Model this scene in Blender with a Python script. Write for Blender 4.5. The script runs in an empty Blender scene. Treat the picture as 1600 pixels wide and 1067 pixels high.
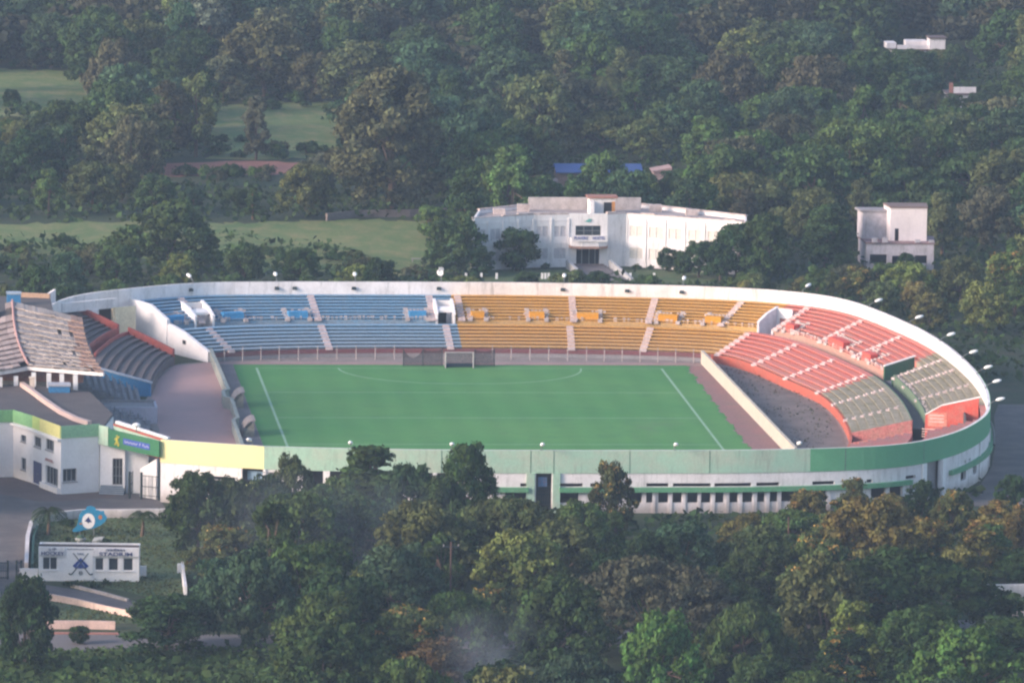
import bpy, math, random
import numpy as np
from mathutils import Vector, Matrix
random.seed(11); rng = np.random.default_rng(5)
S = bpy.context.scene
COL = S.collection
R = math.radians

# ------------------------------------------------------------------ camera (solved from the pitch markings)
CAM = (-85.677, -980.01, 145.374); FPX = 12000.0; YAW, PIT, ROL = .09018, .13664, .01453
fw = Vector((math.sin(YAW)*math.cos(PIT), math.cos(YAW)*math.cos(PIT), -math.sin(PIT)))
rt0 = Vector((math.cos(YAW), -math.sin(YAW), 0)); up0 = rt0.cross(fw)
rt = rt0*math.cos(ROL)+up0*math.sin(ROL); up = up0*math.cos(ROL)-rt0*math.sin(ROL)
cam = bpy.data.cameras.new('camera'); co = bpy.data.objects.new('camera', cam); COL.objects.link(co)
cam.sensor_width = 36; cam.lens = 36*FPX/1600; cam.clip_start = 5; cam.clip_end = 6000
mw = Matrix((rt, up, -fw)).transposed().to_4x4(); mw.translation = CAM; co.matrix_world = mw
S.camera = co

def G(px, py, z=0.0):
    """photo pixel -> the point of the place at height z"""
    d = fw + rt*((px-800)/FPX) - up*((py-533.5)/FPX)
    t = (z-CAM[2])/d.z
    return Vector((CAM[0]+d.x*t, CAM[1]+d.y*t, z))
def PX(x, y, z=0.0):
    d = Vector((x-CAM[0], y-CAM[1], z-CAM[2])); k = d.dot(fw)
    return 800+FPX*d.dot(rt)/k, 533.5-FPX*d.dot(up)/k

# ------------------------------------------------------------------ materials
def node_mat(name):
    m = bpy.data.materials.new(name); m.use_nodes = True
    nt = m.node_tree; b = nt.nodes['Principled BSDF']; b.inputs['Specular IOR Level'].default_value = .25
    return m, nt, b
def N(nt, t, **k):
    n = nt.nodes.new(t)
    for a, v in k.items():
        if a in n.inputs: n.inputs[a].default_value = v
        else: setattr(n, a, v)
    return n
def mixc(nt, fac, a, b, blend='MIX'):
    m = nt.nodes.new('ShaderNodeMix'); m.data_type = 'RGBA'; m.blend_type = blend
    for i, v in ((0, fac), (6, a), (7, b)):
        if isinstance(v, (int, float)): m.inputs[i].default_value = v
        elif isinstance(v, tuple): m.inputs[i].default_value = (*v[:3], 1)
        else: nt.links.new(v, m.inputs[i])
    return m.outputs[2]
def ramp(nt, src, p0, p1, a=0., b=1.):
    r = nt.nodes.new('ShaderNodeMapRange'); r.inputs[1].default_value = p0; r.inputs[2].default_value = p1
    r.inputs[3].default_value = a; r.inputs[4].default_value = b; nt.links.new(src, r.inputs[0]); return r.outputs[0]
def pos(nt, scale=(1, 1, 1)):
    g = nt.nodes.new('ShaderNodeNewGeometry'); m = nt.nodes.new('ShaderNodeMapping'); m.inputs['Scale'].default_value = scale
    nt.links.new(g.outputs['Position'], m.inputs[0]); return m.outputs[0]
def noise(nt, vec, scale, detail=4, rough=.6):
    n = N(nt, 'ShaderNodeTexNoise'); n.inputs['Scale'].default_value = scale; n.inputs['Detail'].default_value = detail
    n.inputs['Roughness'].default_value = rough; nt.links.new(vec, n.inputs['Vector']); return n.outputs[0]
MATS = {}
def mat(name, c, dirt=None, amt=.5, sc=.35, rough=.8, fine=.12, zdirt=None, streak=False, island=0., spec=None, row=None):
    """painted / weathered surface: base colour, blotches of a second colour (large noise), fine grain, worn lower rows (zdirt = (z0, z1, colour)), rain streaks"""
    if name in MATS: return MATS[name]
    m, nt, b = node_mat(name); b.inputs['Roughness'].default_value = rough
    if spec is not None: b.inputs['Specular IOR Level'].default_value = spec
    p = pos(nt); col = None
    src = tuple(c)
    if zdirt:
        s = nt.nodes.new('ShaderNodeSeparateXYZ'); nt.links.new(p, s.inputs[0])
        nz = noise(nt, p, .5, 4)
        ad = nt.nodes.new('ShaderNodeMath'); ad.operation = 'MULTIPLY_ADD'; nt.links.new(nz, ad.inputs[0]); ad.inputs[1].default_value = 2.2; nt.links.new(s.outputs[2], ad.inputs[2])
        f = ramp(nt, ad.outputs[0], zdirt[0]+1.1, zdirt[1]+1.1, 1, 0)
        src = mixc(nt, f, src, zdirt[2])
    d = dirt or tuple(x*.55 for x in c)
    f = ramp(nt, noise(nt, p, sc, 6, .65), .42, .7, 0, amt)
    src = mixc(nt, f, src, d)
    if row:
        f = ramp(nt, noise(nt, pos(nt, row[0]), 1.0, 5, .75), .50, .66, 0, row[2]); src = mixc(nt, f, src, row[1])
    if streak:
        q = pos(nt, (1, 1, .12)); f = ramp(nt, noise(nt, q, 1.6, 5, .7), .52, .75, 0, streak)
        src = mixc(nt, f, src, (.10, .095, .09))
    f = ramp(nt, noise(nt, p, 4.5, 3, .7), .3, .7, 1-fine*2, 1+fine)
    src = mixc(nt, 1.0, src, None or f, 'MULTIPLY')
    if island:
        g = nt.nodes.new('ShaderNodeNewGeometry'); f = ramp(nt, g.outputs['Random Per Island'], 0, 1, 1-island, 1+island*.6)
        src = mixc(nt, 1.0, src, f, 'MULTIPLY')
    nt.links.new(src, b.inputs['Base Color'])
    MATS[name] = m; return m

# ------------------------------------------------------------------ mesh builder
class MB:
    def __init__(s): s.v = []; s.f = []; s.m = []
    def face(s, pts, mi=0):
        n = len(s.v); s.v += [tuple(p) for p in pts]; s.f.append(tuple(range(n, n+len(pts)))); s.m.append(mi)
    def box(s, x0, x1, y0, y1, z0, z1, mi=0):
        s.prism([(x0, y0), (x1, y0), (x1, y1), (x0, y1)], z0, z1, mi)
    def prism(s, poly, z0, z1, mi=0, top=None):
        n = len(s.v); k = len(poly)
        z0 = z0 if hasattr(z0, '__len__') else [z0]*k; z1 = z1 if hasattr(z1, '__len__') else [z1]*k
        s.v += [(p[0], p[1], z) for p, z in zip(poly, z0)]+[(p[0], p[1], z) for p, z in zip(poly, z1)]
        s.f.append(tuple(range(n+k-1, n-1, -1))); s.m.append(mi)
        s.f.append(tuple(range(n+k, n+2*k))); s.m.append(mi if top is None else top)
        for i in range(k):
            j = (i+1) % k; s.f.append((n+i, n+j, n+k+j, n+k+i)); s.m.append(mi)
    def wall(s, p, q, t, z0, z1, mi=0, z0b=None, z1b=None, side=0):
        """upright slab from p to q; side 0 centred, +1 left of p->q, -1 right"""
        d = Vector((q[0]-p[0], q[1]-p[1])); n = Vector((-d.y, d.x)).normalized()*t
        a, b = (n*.5, -n*.5) if side == 0 else ((n, n*0) if side > 0 else (n*0, -n))
        P, Q = Vector(p[:2]), Vector(q[:2])
        z0b = z0 if z0b is None else z0b; z1b = z1 if z1b is None else z1b
        s.prism([P+b, Q+b, Q+a, P+a], [z0, z0b, z0b, z0], [z1, z1b, z1b, z1], mi)
    def tube(s, p, q, r0, r1=None, n=8, mi=0, cap=True):
        p, q = Vector(p), Vector(q); r1 = r0 if r1 is None else r1
        d = (q-p).normalized(); a = d.orthogonal().normalized(); b = d.cross(a); k = len(s.v)
        for c, r in ((p, r0), (q, r1)):
            for i in range(n):
                w = 2*math.pi*i/n; s.v.append(tuple(c+a*math.cos(w)*r+b*math.sin(w)*r))
        for i in range(n):
            j = (i+1) % n; s.f.append((k+i, k+j, k+n+j, k+n+i)); s.m.append(mi)
        if cap:
            s.f.append(tuple(range(k+n-1, k-1, -1))); s.f.append(tuple(range(k+n, k+2*n))); s.m += [mi, mi]
    def path(s, pts, r, n=6, mi=0):
        for a, b in zip(pts, pts[1:]): s.tube(a, b, r, r, n, mi)
    def ball(s, c, r, n=10, k=6, mi=0):
        rx, ry, rz = (r, r, r) if isinstance(r, (int, float)) else r
        b = len(s.v); s.v.append((c[0], c[1], c[2]-rz))
        for i in range(1, k):
            t = -math.pi/2+math.pi*i/k
            for j in range(n):
                w = 2*math.pi*j/n; s.v.append((c[0]+rx*math.cos(t)*math.cos(w), c[1]+ry*math.cos(t)*math.sin(w), c[2]+rz*math.sin(t)))
        s.v.append((c[0], c[1], c[2]+rz)); e = len(s.v)-1
        for j in range(n):
            l = (j+1) % n
            s.f.append((b, b+1+l, b+1+j)); s.m.append(mi); s.f.append((e, e-n+j, e-n+l)); s.m.append(mi)
            for i in range(k-2):
                o = b+1+i*n; s.f.append((o+j, o+l, o+n+l, o+n+j)); s.m.append(mi)
    def build(s, name, mats, parent=None, label=None, smooth=False):
        me = bpy.data.meshes.new(name)
        off = Vector(parent_loc(parent))
        me.from_pydata([(v[0]-off.x, v[1]-off.y, v[2]-off.z) for v in s.v], [], s.f)
        for m in (mats if isinstance(mats, (list, tuple)) else [mats]): me.materials.append(m)
        me.polygons.foreach_set('material_index', s.m)
        if smooth: me.polygons.foreach_set('use_smooth', [True]*len(me.polygons))
        me.update()
        o = bpy.data.objects.new(name, me); COL.objects.link(o)
        if parent: o.parent = parent
        if label: o['label'] = label
        return o
def parent_loc(o):
    v = Vector((0, 0, 0))
    while o: v = v+o.location; o = o.parent
    return v
def tag(o, label=None, cat=None, group=None, kind=None):
    for k, v in (('label', label), ('category', cat), ('group', group), ('kind', kind)):
        if v: o[k] = v
    return o
def thing(name, loc, label, cat, group=None):
    o = bpy.data.objects.new(name, None); o.empty_display_size = .5; o.location = loc; COL.objects.link(o)
    return tag(o, label, cat, group)
def copy_tree(o, parent=None):
    c = o.copy(); COL.objects.link(c)
    if parent: c.parent = parent
    for ch in o.children: copy_tree(ch, c)
    return c
def sheet(name, polys, z, m, kind='structure', mats=None):
    mb = MB()
    for p in polys: mb.face([(a[0], a[1], z) for a in p])
    o = mb.build(name, m); tag(o, kind=kind); return o
def stroke_text(s, size, loc, rot, m, parent, name='lettering', ext=.02, align='CENTER', sx=1.0, bold=0.0):
    c = bpy.data.curves.new(name, 'FONT'); c.body = s; c.size = size; c.align_x = align; c.align_y = 'CENTER'; c.extrude = ext; c.offset = bold
    t = bpy.data.objects.new('tmp', c); COL.objects.link(t)
    dg = bpy.context.evaluated_depsgraph_get(); me = bpy.data.meshes.new_from_object(t.evaluated_get(dg))
    bpy.data.objects.remove(t); bpy.data.curves.remove(c)
    M = Matrix.Translation(Vector(loc)-parent_loc(parent)) @ Matrix.Rotation(rot, 4, 'Z') @ Matrix.Rotation(R(90), 4, 'X') @ Matrix.Scale(sx, 4, (1, 0, 0))
    me.transform(M); me.materials.clear(); me.materials.append(m); me.name = name
    o = bpy.data.objects.new(name, me); COL.objects.link(o); o.parent = parent; return o

def pierced_wall(mb, p, q, t, z0, z1, holes, mi=0, side=0):
    """slab p->q with rectangular holes [(t0,t1,za,zb)] really cut through (t along the wall, 0..1)"""
    P, Q = Vector(p[:2]), Vector(q[:2])
    xs = sorted({0., 1., *[h[0] for h in holes], *[h[1] for h in holes]})
    for a, b in zip(xs, xs[1:]):
        c = (a+b)/2; cuts = sorted([(h[2], h[3]) for h in holes if h[0] <= c <= h[1]]); z = z0
        for lo, hi in cuts+[(z1, z1)]:
            if lo > z+1e-4: mb.wall(P.lerp(Q, a), P.lerp(Q, b), t, z, lo, mi, side=side)
            z = max(z, hi)
def window(parent, p, q, h, mpane, mframe, inset=.18, bars=(1, 1), name='window', sill=True, n=None):
    """frame with a pane as its sub-part set into hole h of the wall p->q (outside is to the right of p->q)"""
    P, Q = Vector(p[:2]), Vector(q[:2]); d = (Q-P).normalized(); nrm = Vector((d.y, -d.x))
    a, b = P.lerp(Q, h[0]), P.lerp(Q, h[1]); z0, z1 = h[2], h[3]; w = .09
    o = -nrm*inset
    f = MB()
    f.wall(a+o, b+o, .08, z0, z0+w); f.wall(a+o, b+o, .08, z1-w, z1)
    for k in range(bars[0]+1):
        c = (a+o).lerp(b+o, k/bars[0]); c = c+d*(w/2 if k == 0 else (-w/2 if k == bars[0] else 0)); f.wall(c-d*w/2, c+d*w/2, .08, z0+w, z1-w)
    for k in range(1, bars[1]):
        z = z0+(z1-z0)*k/bars[1]; f.wall(a+o, b+o, .06, z-.03, z+.03)
    if sill: f.wall(a-d*.08+nrm*.06, b+d*.08+nrm*.06, .14, z0-.1, z0-.002)
    fr = f.build(name, mframe, parent)
    g = MB(); g.wall(a+o-nrm*.06, b+o-nrm*.06, .02, z0, z1); g.build('pane', mpane, fr)
    return fr
import math
SP=[((0,57.2),(0,78.5)),((10.5,57),(11,78.3)),((21.5,56),(24,76.8)),((29.5,54.3),(36.5,74.6)),((35.6,51.5),(47.8,69.6)),((39.2,43.5),(54.9,60)),((42.4,28),(59.6,39)),((45.2,13.5),(61.8,20.5)),((45.7,0),(62.4,0)),((45.2,-13),(61.9,-17)),((44,-26),(60.4,-33)),((41,-39),(57.5,-48.5)),((35.5,-48.5),(51,-63.5)),((28,-54),(42,-72.8)),((18,-56),(26,-76.4)),((9,-57),(12,-76.9)),((0,-57),(0,-77)),((-12,-56.5),(-17,-76.4)),((-23,-55),(-33.4,-74)),((-28,-52.5),(-39.6,-71.4)),((-33,-49),(-45.6,-68.6)),((-44,-10),(-62.5,-8)),((-45,4),(-62.5,7)),((-43.1,20.7),(-60.5,27)),((-41.5,35),(-57.5,45)),((-38.9,48),(-52,62)),((-33.8,51.9),(-43.5,71)),((-28.5,54),(-33.5,77)),((-21,56),(-23,78.3)),((-10.5,57),(-11.3,78.5))]
NS=len(SP)
def cr(a,b,c,d,t): return .5*((2*b)+(c-a)*t+(2*a-5*b+4*c-d)*t*t+(3*b-a-3*c+d)*t**3)
def spoke(u):
    i=math.floor(u); t=u-i
    q=[SP[(i+k)%NS] for k in(-1,0,1,2)]
    if i%NS in (18,19): return [tuple(q[1][e][k]+(q[2][e][k]-q[1][e][k])*t for k in (0,1)) for e in (0,1)]
    return [tuple(cr(q[0][e][k],q[1][e][k],q[2][e][k],q[3][e][k],t) for k in(0,1)) for e in (0,1)]
def at(u,s):
    a,b=spoke(u); return (a[0]+(b[0]-a[0])*s,a[1]+(b[1]-a[1])*s)
def ring_in(u): return spoke(u)[0]
def onorm(u):
    a, b = spoke(u-.02)[1], spoke(u+.02)[1]
    d = Vector((b[0]-a[0], b[1]-a[1])).normalized(); return Vector((-d.y, d.x))
def oring(u, off=0.):
    p = spoke(u)[1]; n = onorm(u); return (p[0]+n.x*off, p[1]+n.y*off)
def frange(a, b, st):
    n = max(1, int(round((b-a)/st))); return [a+(b-a)*i/n for i in range(n+1)]
def ring_band(mb, u0, u1, o0, o1, z0, z1, mi=0, st=.1, f=None):
    """closed curved slab along the outer ring between offsets o0 (inside) and o1 (outside)"""
    f = f or oring
    us = frange(u0, u1, st); n = len(mb.v)
    for u in us:
        a, b = f(u, o0), f(u, o1)
        mb.v += [(a[0], a[1], z0), (b[0], b[1], z0), (b[0], b[1], z1), (a[0], a[1], z1)]
    for i in range(len(us)-1):
        k = n+i*4
        for a, b in ((0, 1), (1, 2), (2, 3), (3, 0)):
            mb.f.append((k+a, k+b, k+4+b, k+4+a)); mb.m.append(mi)
    mb.f.append((n, n+3, n+2, n+1)); mb.m.append(mi); k = n+4*(len(us)-1); mb.f.append((k, k+1, k+2, k+3)); mb.m.append(mi)
def inring(u, off=0.):
    a, b = spoke(u); d = Vector((b[0]-a[0], b[1]-a[1])).normalized(); return (a[0]+d.x*off, a[1]+d.y*off)
# ------------------------------------------------------------------ colours
WHITE = mat('white_limewash', (.80, .755, .76), (.48, .44, .43), .6, .3, .85, .05, streak=.5)
WHITE2 = mat('white_paint', (.82, .79, .79), (.62, .58, .58), .4, .5, .8, .04)
WALLW = mat('stained_white_wall', (.80, .755, .765), (.50, .45, .44), .55, .3, .85, .05, streak=.42, zdirt=(.2, 1.6, (.42, .37, .35)))
CREAM = mat('cream_wall', (.60, .52, .44), (.42, .34, .29), .5, .3)
GREYC = mat('grey_concrete', (.30, .28, .29), (.19, .17, .17), .6, .4)
DARKC = mat('dark_concrete', (.13, .12, .125), (.08, .07, .07), .6, .3)
ROOFD = mat('dark_roof_felt', (.095, .08, .08), (.15, .125, .115), .6, .25)
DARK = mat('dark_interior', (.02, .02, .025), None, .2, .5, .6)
GLASS = mat('dark_glass', (.035, .045, .055), None, .2, .5, .15, 0, spec=.5)
STEEL = mat('painted_steel', (.22, .24, .25), (.15, .12, .1), .4, 1.5, .6)
IRON = mat('dark_iron', (.03, .045, .05), None, .3, 1, .5)
MINT = mat('mint_band', (.36, .54, .42), (.47, .48, .39), .8, .35, .85, .06, streak=.4)
GREEN = mat('green_band', (.13, .37, .20), (.11, .30, .17), .5, .25, .85, .05)
GREEN2 = mat('deep_green_board', (.035, .16, .075), (.07, .19, .08), .5, .2, .7)
YELL = mat('pale_yellow_band', (.75, .70, .37), (.68, .62, .36), .4, .3, .85, .03)
YGREEN = mat('yellow_green_ledge', (.55, .62, .25), None, .3, .4)
RED = mat('faded_red_paint', (.42, .10, .08), (.22, .08, .07), .5, .5)
MAROON = mat('maroon_wall', (.20, .075, .085), (.15, .09, .08), .5, .5)
BLUE = mat('blue_paint', (.04, .20, .42), (.05, .16, .32), .5, .5)
SIGNB = mat('sign_blue', (.05, .09, .36), None, .2, .5, .6)
NAVY = mat('navy_lettering', (.035, .05, .16), None, .2, .5, .6)
LAMPW = mat('lamp_housing', (.85, .84, .84), None, .1, 1, .4, .02)
TRUNK = mat('bark', (.13, .09, .065), (.07, .05, .04), .6, 1.2)
ASPH = mat('worn_asphalt', (.105, .095, .098), (.19, .165, .155), .75, .2, .9, .1)
CONCP = mat('brown_paving', (.16, .115, .105), (.105, .08, .075), .6, .2, .9)
PINKK = mat('painted_kerb', (.62, .40, .36), (.45, .30, .27), .5, .6)

# ------------------------------------------------------------------ ground
def ground_mat():
    m, nt, b = node_mat('ground'); b.inputs['Roughness'].default_value = .95
    p = pos(nt)
    a = mixc(nt, ramp(nt, noise(nt, p, .02, 6, .7), .4, .62), (.030, .050, .022), (.050, .062, .028))
    a = mixc(nt, ramp(nt, noise(nt, p, .12, 5, .7), .5, .72, 0, .7), a, (.085, .065, .045))
    a = mixc(nt, 1., a, ramp(nt, noise(nt, p, 1.5, 4, .7), .3, .7, .7, 1.2), 'MULTIPLY')
    nt.links.new(a, b.inputs['Base Color']); return m
def grass_mat(name, c1, c2, c3, s=.06):
    m, nt, b = node_mat(name); b.inputs['Roughness'].default_value = .95
    p = pos(nt, (1, .6, 1))
    a = mixc(nt, ramp(nt, noise(nt, p, s, 6, .7), .38, .64), c1, c2)
    a = mixc(nt, ramp(nt, noise(nt, p, s*4, 6, .75), .46, .68, 0, .85), a, c3)
    a = mixc(nt, 1., a, ramp(nt, noise(nt, p, 2.2, 4, .8), .3, .7, .72, 1.22), 'MULTIPLY')
    nt.links.new(a, b.inputs['Base Color']); return m
GRASS = grass_mat('field_grass', (.080, .135, .042), (.145, .178, .06), (.225, .19, .09))
LAWN = grass_mat('lawn_grass', (.062, .105, .042), (.09, .13, .052), (.11, .11, .06), .12)
g = 4000
sheet('ground', [[(-g, -1500), (g, -1500), (g, g), (-g, g)]], 0, ground_mat())

def px_poly(pts): return [G(*p)[:2] for p in pts]
fields = {
 'lawn_field': [(-120, 343), (-20, 347), (0, 350), (190, 346), (345, 349), (430, 347), (540, 343), (670, 345), (672, 435), (560, 432), (400, 420), (180, 400), (0, 398), (-120, 400)],
 'upper_field': [(-120, 104), (0, 108), (120, 112), (146, 128), (148, 165), (120, 185), (0, 184), (-120, 186)],
 'middle_field': [(325, 168), (400, 160), (520, 158), (545, 200), (515, 248), (330, 250)],
 'side_field': [(70, 212), (160, 210), (170, 232), (90, 236)],
}
def ragged(poly, amp=1.1, n=10):
    r = random.Random(9); out = []
    for a, b in zip(poly, poly[1:]+poly[:1]):
        a, b = Vector(a), Vector(b)
        for i in range(n): out.append(a.lerp(b, i/n)+Vector((r.uniform(-amp, amp), r.uniform(-amp, amp)*1.8)))
    return out
for n, p in fields.items(): sheet(n, [ragged(px_poly(p))], .02, GRASS)
SOIL = mat('red_soil', (.30, .135, .105), (.22, .10, .08), .6, .15, .95)
sheet('bare_soil', [ragged(px_poly([(222, 262), (250, 256), (330, 253), (420, 252), (470, 255), (505, 261), (470, 267), (440, 273), (350, 275), (250, 277), (228, 270)]), .5, 4)], .03, SOIL)

# roads round the stadium
road = [px_poly([(1470, 790), (1500, 772), (1532, 757), (1549, 730), (1556, 690), (1553, 650), (1560, 632), (1640, 632), (1700, 700), (1700, 790), (1600, 792)])]
sheet('ring_road', road, .03, ASPH)
sheet('forecourt', [px_poly([(-90, 735), (20, 745), (50, 756), (96, 774), (153, 770), (230, 772), (252, 784), (262, 800), (150, 802), (60, 806), (46, 822), (40, 880), (20, 915), (-90, 915)])], .035, ASPH)
sheet('brown_apron', [px_poly([(-90, 738), (0, 747), (22, 744), (50, 754.5), (96, 773), (153, 769), (200, 771), (170, 778), (100, 783), (60, 784), (0, 772), (-90, 764)])], .045, CONCP)
sheet('entry_road', [px_poly([(-90, 902), (20, 904), (60, 912), (120, 922), (200, 937), (290, 958), (330, 972), (280, 985), (215, 962), (140, 945), (70, 933), (30, 932), (-90, 935)])], .045, ASPH)
sheet('main_road', [px_poly([(-120, 988), (60, 990), (400, 992), (900, 985), (1400, 972), (1760, 962), (1760, 990), (1400, 1002), (900, 1012), (400, 1018), (-120, 1016)])], .05, mat('pale_road', (.16, .145, .15), (.12, .105, .105), .5, .15, .95))
lawnp = [px_poly([(48, 818), (62, 806), (150, 803), (262, 801), (330, 820), (330, 940), (290, 950), (200, 925), (110, 908), (52, 905)]),
         px_poly([(75, 938), (140, 949), (215, 966), (230, 974), (60, 974)]),
         px_poly([(1480, 930), (1760, 928), (1760, 958), (1480, 958)])]
sheet('garden_lawn', lawnp, .04, LAWN)
sheet('meadow', [px_poly([(-120, 1018), (400, 1020), (900, 1014), (900, 1200), (-120, 1200)])], .025, LAWN)
sheet('hostel_lawn', [px_poly([(690, 418), (890, 422), (890, 440), (690, 440)]), px_poly([(975, 422), (1120, 424), (1120, 444), (985, 442)])], .03, LAWN)

# ------------------------------------------------------------------ inside the stadium
DIRT = mat('stadium_dirt', (.29, .235, .215), (.19, .155, .14), .7, .3, .95)
inner = [ring_in(u) for u in np.arange(0, NS, .25)]
sheet('stadium_floor', [inner], .05, DIRT)
RCOURT = mat('red_brown_court', (.40, .255, .245), (.31, .225, .22), .7, .09, .95, .05)
sheet('left_court', [[(-33.4, 51.3), (-38.6, 47.6), (-41.2, 35), (-42.6, 21), (-43.3, 8), (-43, -10), (-43.5, -22), (-40, -36), (-33.6, -46), (-32.9, -10)]], .065, RCOURT)
sheet('running_strip', [[(31.2, 48.7), (33.4, 48.7), (35, -27), (35.4, -48), (30.6, -48), (30.9, -20)]], .065, mat('worn_red_strip', (.27, .145, .14), (.20, .15, .135), .7, .25, .95))
sheet('dug_ground', [[(34.2, 52), (36.6, 47.6), (39, 43), (42.0, 27.5), (44.6, 13), (45.1, 0), (44.6, -13), (43.4, -26), (40, -39), (35.6, -46), (35.1, -20)]], .065, mat('tilled_soil', (.215, .17, .155), (.13, .105, .095), .8, .28, .95, .1))
sheet('side_paving', [[(-32.4, 49.5), (-30.6, 49.5), (-30.6, -48), (-33, -48)]], .07, mat('grey_paving', (.215, .175, .175), (.15, .125, .12), .7, .3, .95))
sheet('back_path', [[(-32.3, 51.6), (33.2, 51.3), (33.2, 49.2), (-32.3, 49.5)]], .075, mat('pink_path', (.36, .235, .215), (.25, .18, .16), .7, .3, .95))
# turf
def turf():
    m, nt, b = node_mat('artificial_turf'); b.inputs['Roughness'].default_value = .9
    p = pos(nt)
    a = mixc(nt, ramp(nt, noise(nt, p, .035, 5, .6), .35, .65), (.056, .205, .052), (.090, .238, .064))
    a = mixc(nt, ramp(nt, noise(nt, p, .16, 6, .7), .52, .74, 0, .5), a, (.04, .15, .055))
    a = mixc(nt, ramp(nt, noise(nt, pos(nt, (.12, 1, 1)), .5, 4, .6), .5, .7, 0, .35), a, (.07, .19, .07))
    wv = N(nt, 'ShaderNodeTexWave'); wv.inputs['Scale'].default_value = .068; wv.inputs['Distortion'].default_value = .4; wv.bands_direction = 'X'; nt.links.new(p, wv.inputs['Vector'])
    a = mixc(nt, 1., a, ramp(nt, wv.outputs[1], 0, 1, .96, 1.04), 'MULTIPLY')
    a = mixc(nt, ramp(nt, noise(nt, pos(nt, (1, .5, 1)), .07, 5, .7), .60, .74, 0, .45), a, (.10, .15, .085))
    a = mixc(nt, 1., a, ramp(nt, noise(nt, p, 3, 3, .7), .3, .7, .92, 1.06), 'MULTIPLY')
    nt.links.new(a, b.inputs['Base Color']); return m
rag = lambda x0, x1, y, n: [(x0+(x1-x0)*i/n, y+random.uniform(-.25, .25)) for i in range(n+1)]
right_edge = [(31.2-.3*(48.8-y)/97.6+random.uniform(-.16, .14)+.22*math.sin(y*.7)+.15*math.sin(y*1.9), y) for y in np.linspace(48.8, -48.8, 150)]
tp = MB(); tp.face([(x, y, .09) for x, y in [(-30.5, 48.9)]+right_edge+[(-30.5, -48.9)]][::-1])
tag(tp.build('pitch', turf()), kind='structure')
LINE = mat('pitch_line', (.27, .42, .29), (.17, .33, .20), .6, .3, .9)
ln = MB()
def line(p, q, w): ln.wall(p, q, w, .095, .1)
line((-27.5, 45.7), (27.5, 45.7), .16); line((-27.5, -45.7), (27.5, -45.7), .16)
for y in (22.85, 0, -22.85): line((-27.4, y), (27.4, y), .2)
for x in (-27.5, 27.5): line((x, 45.8), (x, -45.8), .34)
for sg in (1, -1):
    arc = [(-1.83-14.63*math.cos(w), sg*(45.7-14.63*math.sin(w))) for w in np.linspace(0, math.pi/2, 22)]
    arc += [(-x, y) for x, y in arc[::-1]]
    for a, b in zip(arc, arc[1:]): line(a, b, .22)
tag(ln.build('pitch_markings', LINE), kind='structure')
# ------------------------------------------------------------------ the stadium bowl
stad = thing('stadium', (0, 0, 0), 'oval concrete hockey stadium with blue, yellow and red seating tiers around a green pitch', 'stadium')
SB = lambda n, c, g, z=(1.2, 3.0), a=.5: mat(n, c, g, a, .8, .85, .16, zdirt=(z[0], z[1], g), row=((.16, 1.6, 2.5) if n[0] in 'by' else (.5, .9, 2.), tuple(.6*x+.4*y for x, y in zip(g, c)), .8))
TB_L = SB('blue_terrace_low', (.185, .34, .49), (.27, .335, .40), (1.4, 3.4), .8)
TB_U = SB('blue_terrace_up', (.155, .325, .50), (.25, .31, .37), (3.0, 3.8), .7)
TY_L = SB('yellow_terrace_low', (.66, .33, .07), (.56, .335, .14), (1.2, 3.2), .6)
TY_U = SB('yellow_terrace_up', (.65, .34, .075), (.54, .34, .15), (3.0, 3.7), .55)
TR = SB('red_terrace', (.70, .205, .165), (.50, .28, .22), (.8, 1.8), .55)
TR_U = SB('red_terrace_up', (.68, .195, .16), (.44, .28, .22), (3.0, 4.2), .65)
TG = mat('mossy_terrace', (.36, .315, .24), (.21, .20, .12), .85, .5, .95, .25)
TW = mat('worn_red_terrace', (.46, .16, .15), (.30, .22, .18), .85, .55, .95, .25)
TD = mat('unpainted_terrace', (.155, .125, .125), (.105, .085, .09), .7, .5, .95, .15)
TH = mat('bare_grey_terrace', (.26, .25, .24), (.18, .17, .165), .6, .4, .95)
STEP = mat('step_paint', (.66, .53, .52), (.42, .33, .33), .6, 1.2, .9, .15)

RISE = (3.3-1.2)/7
def profile(tier):
    pts = []
    if tier == 'low': n, s0, s1, z0, rise = 7, 0., .445, 1.2, RISE
    else: n, s0, s1, z0, rise = 8, .555, .985, 3.55, (5.85-3.55)/8
    ds = (s1-s0)/n; pts.append((s0, z0 if tier == 'low' else 2.4))
    if tier == 'up': pts.append((s0, z0))
    for j in range(n):
        s, z = s0+ds*j, z0+rise*(j+1)
        zb = z0+rise*j
        sb = s+ds*.60                       # the foot of the riser lies behind the bench's front edge
        pts += [(sb, zb), (sb, z-.10), (s+ds*.02, z-.10), (s+ds*.02, z)]
    pts.append((s1, z0+rise*n))
    if tier == 'low': pts.append((s1, 2.4))
    return pts
def terrace(name, tier, u0, u1, m, holes=(), label=None, smin=None):
    """one sector of one tier: a stepped sheet, open where an entrance trench (ua, ub, s) cuts it"""
    pr = profile(tier); mb = MB()
    cuts = sorted({u0, u1, *[h[0] for h in holes if u0 < h[0] < u1], *[h[1] for h in holes if u0 < h[1] < u1]})
    for a, b in zip(cuts, cuts[1:]):
        c = (a+b)/2; smin_ = 0
        for h in holes:
            if h[0] <= c <= h[1]: smin_ = h[2]
        pp = [q for q in pr if q[0] >= smin_-1e-6]
        if not pp: continue
        if smin_: pp = [(pp[0][0], .1)]+pp
        us = frange(a, b, .06); n = len(mb.v); k = len(pp)
        for u in us:
            for s, z in pp: x, y = at(u, s); mb.v.append((x, y, z))
        for i in range(len(us)-1):
            for j in range(k-1):
                q = n+i*k+j; mb.f.append((q, q+1, q+k+1, q+k)); mb.m.append(0)
    return mb.build(name, m, stad, label)
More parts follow.
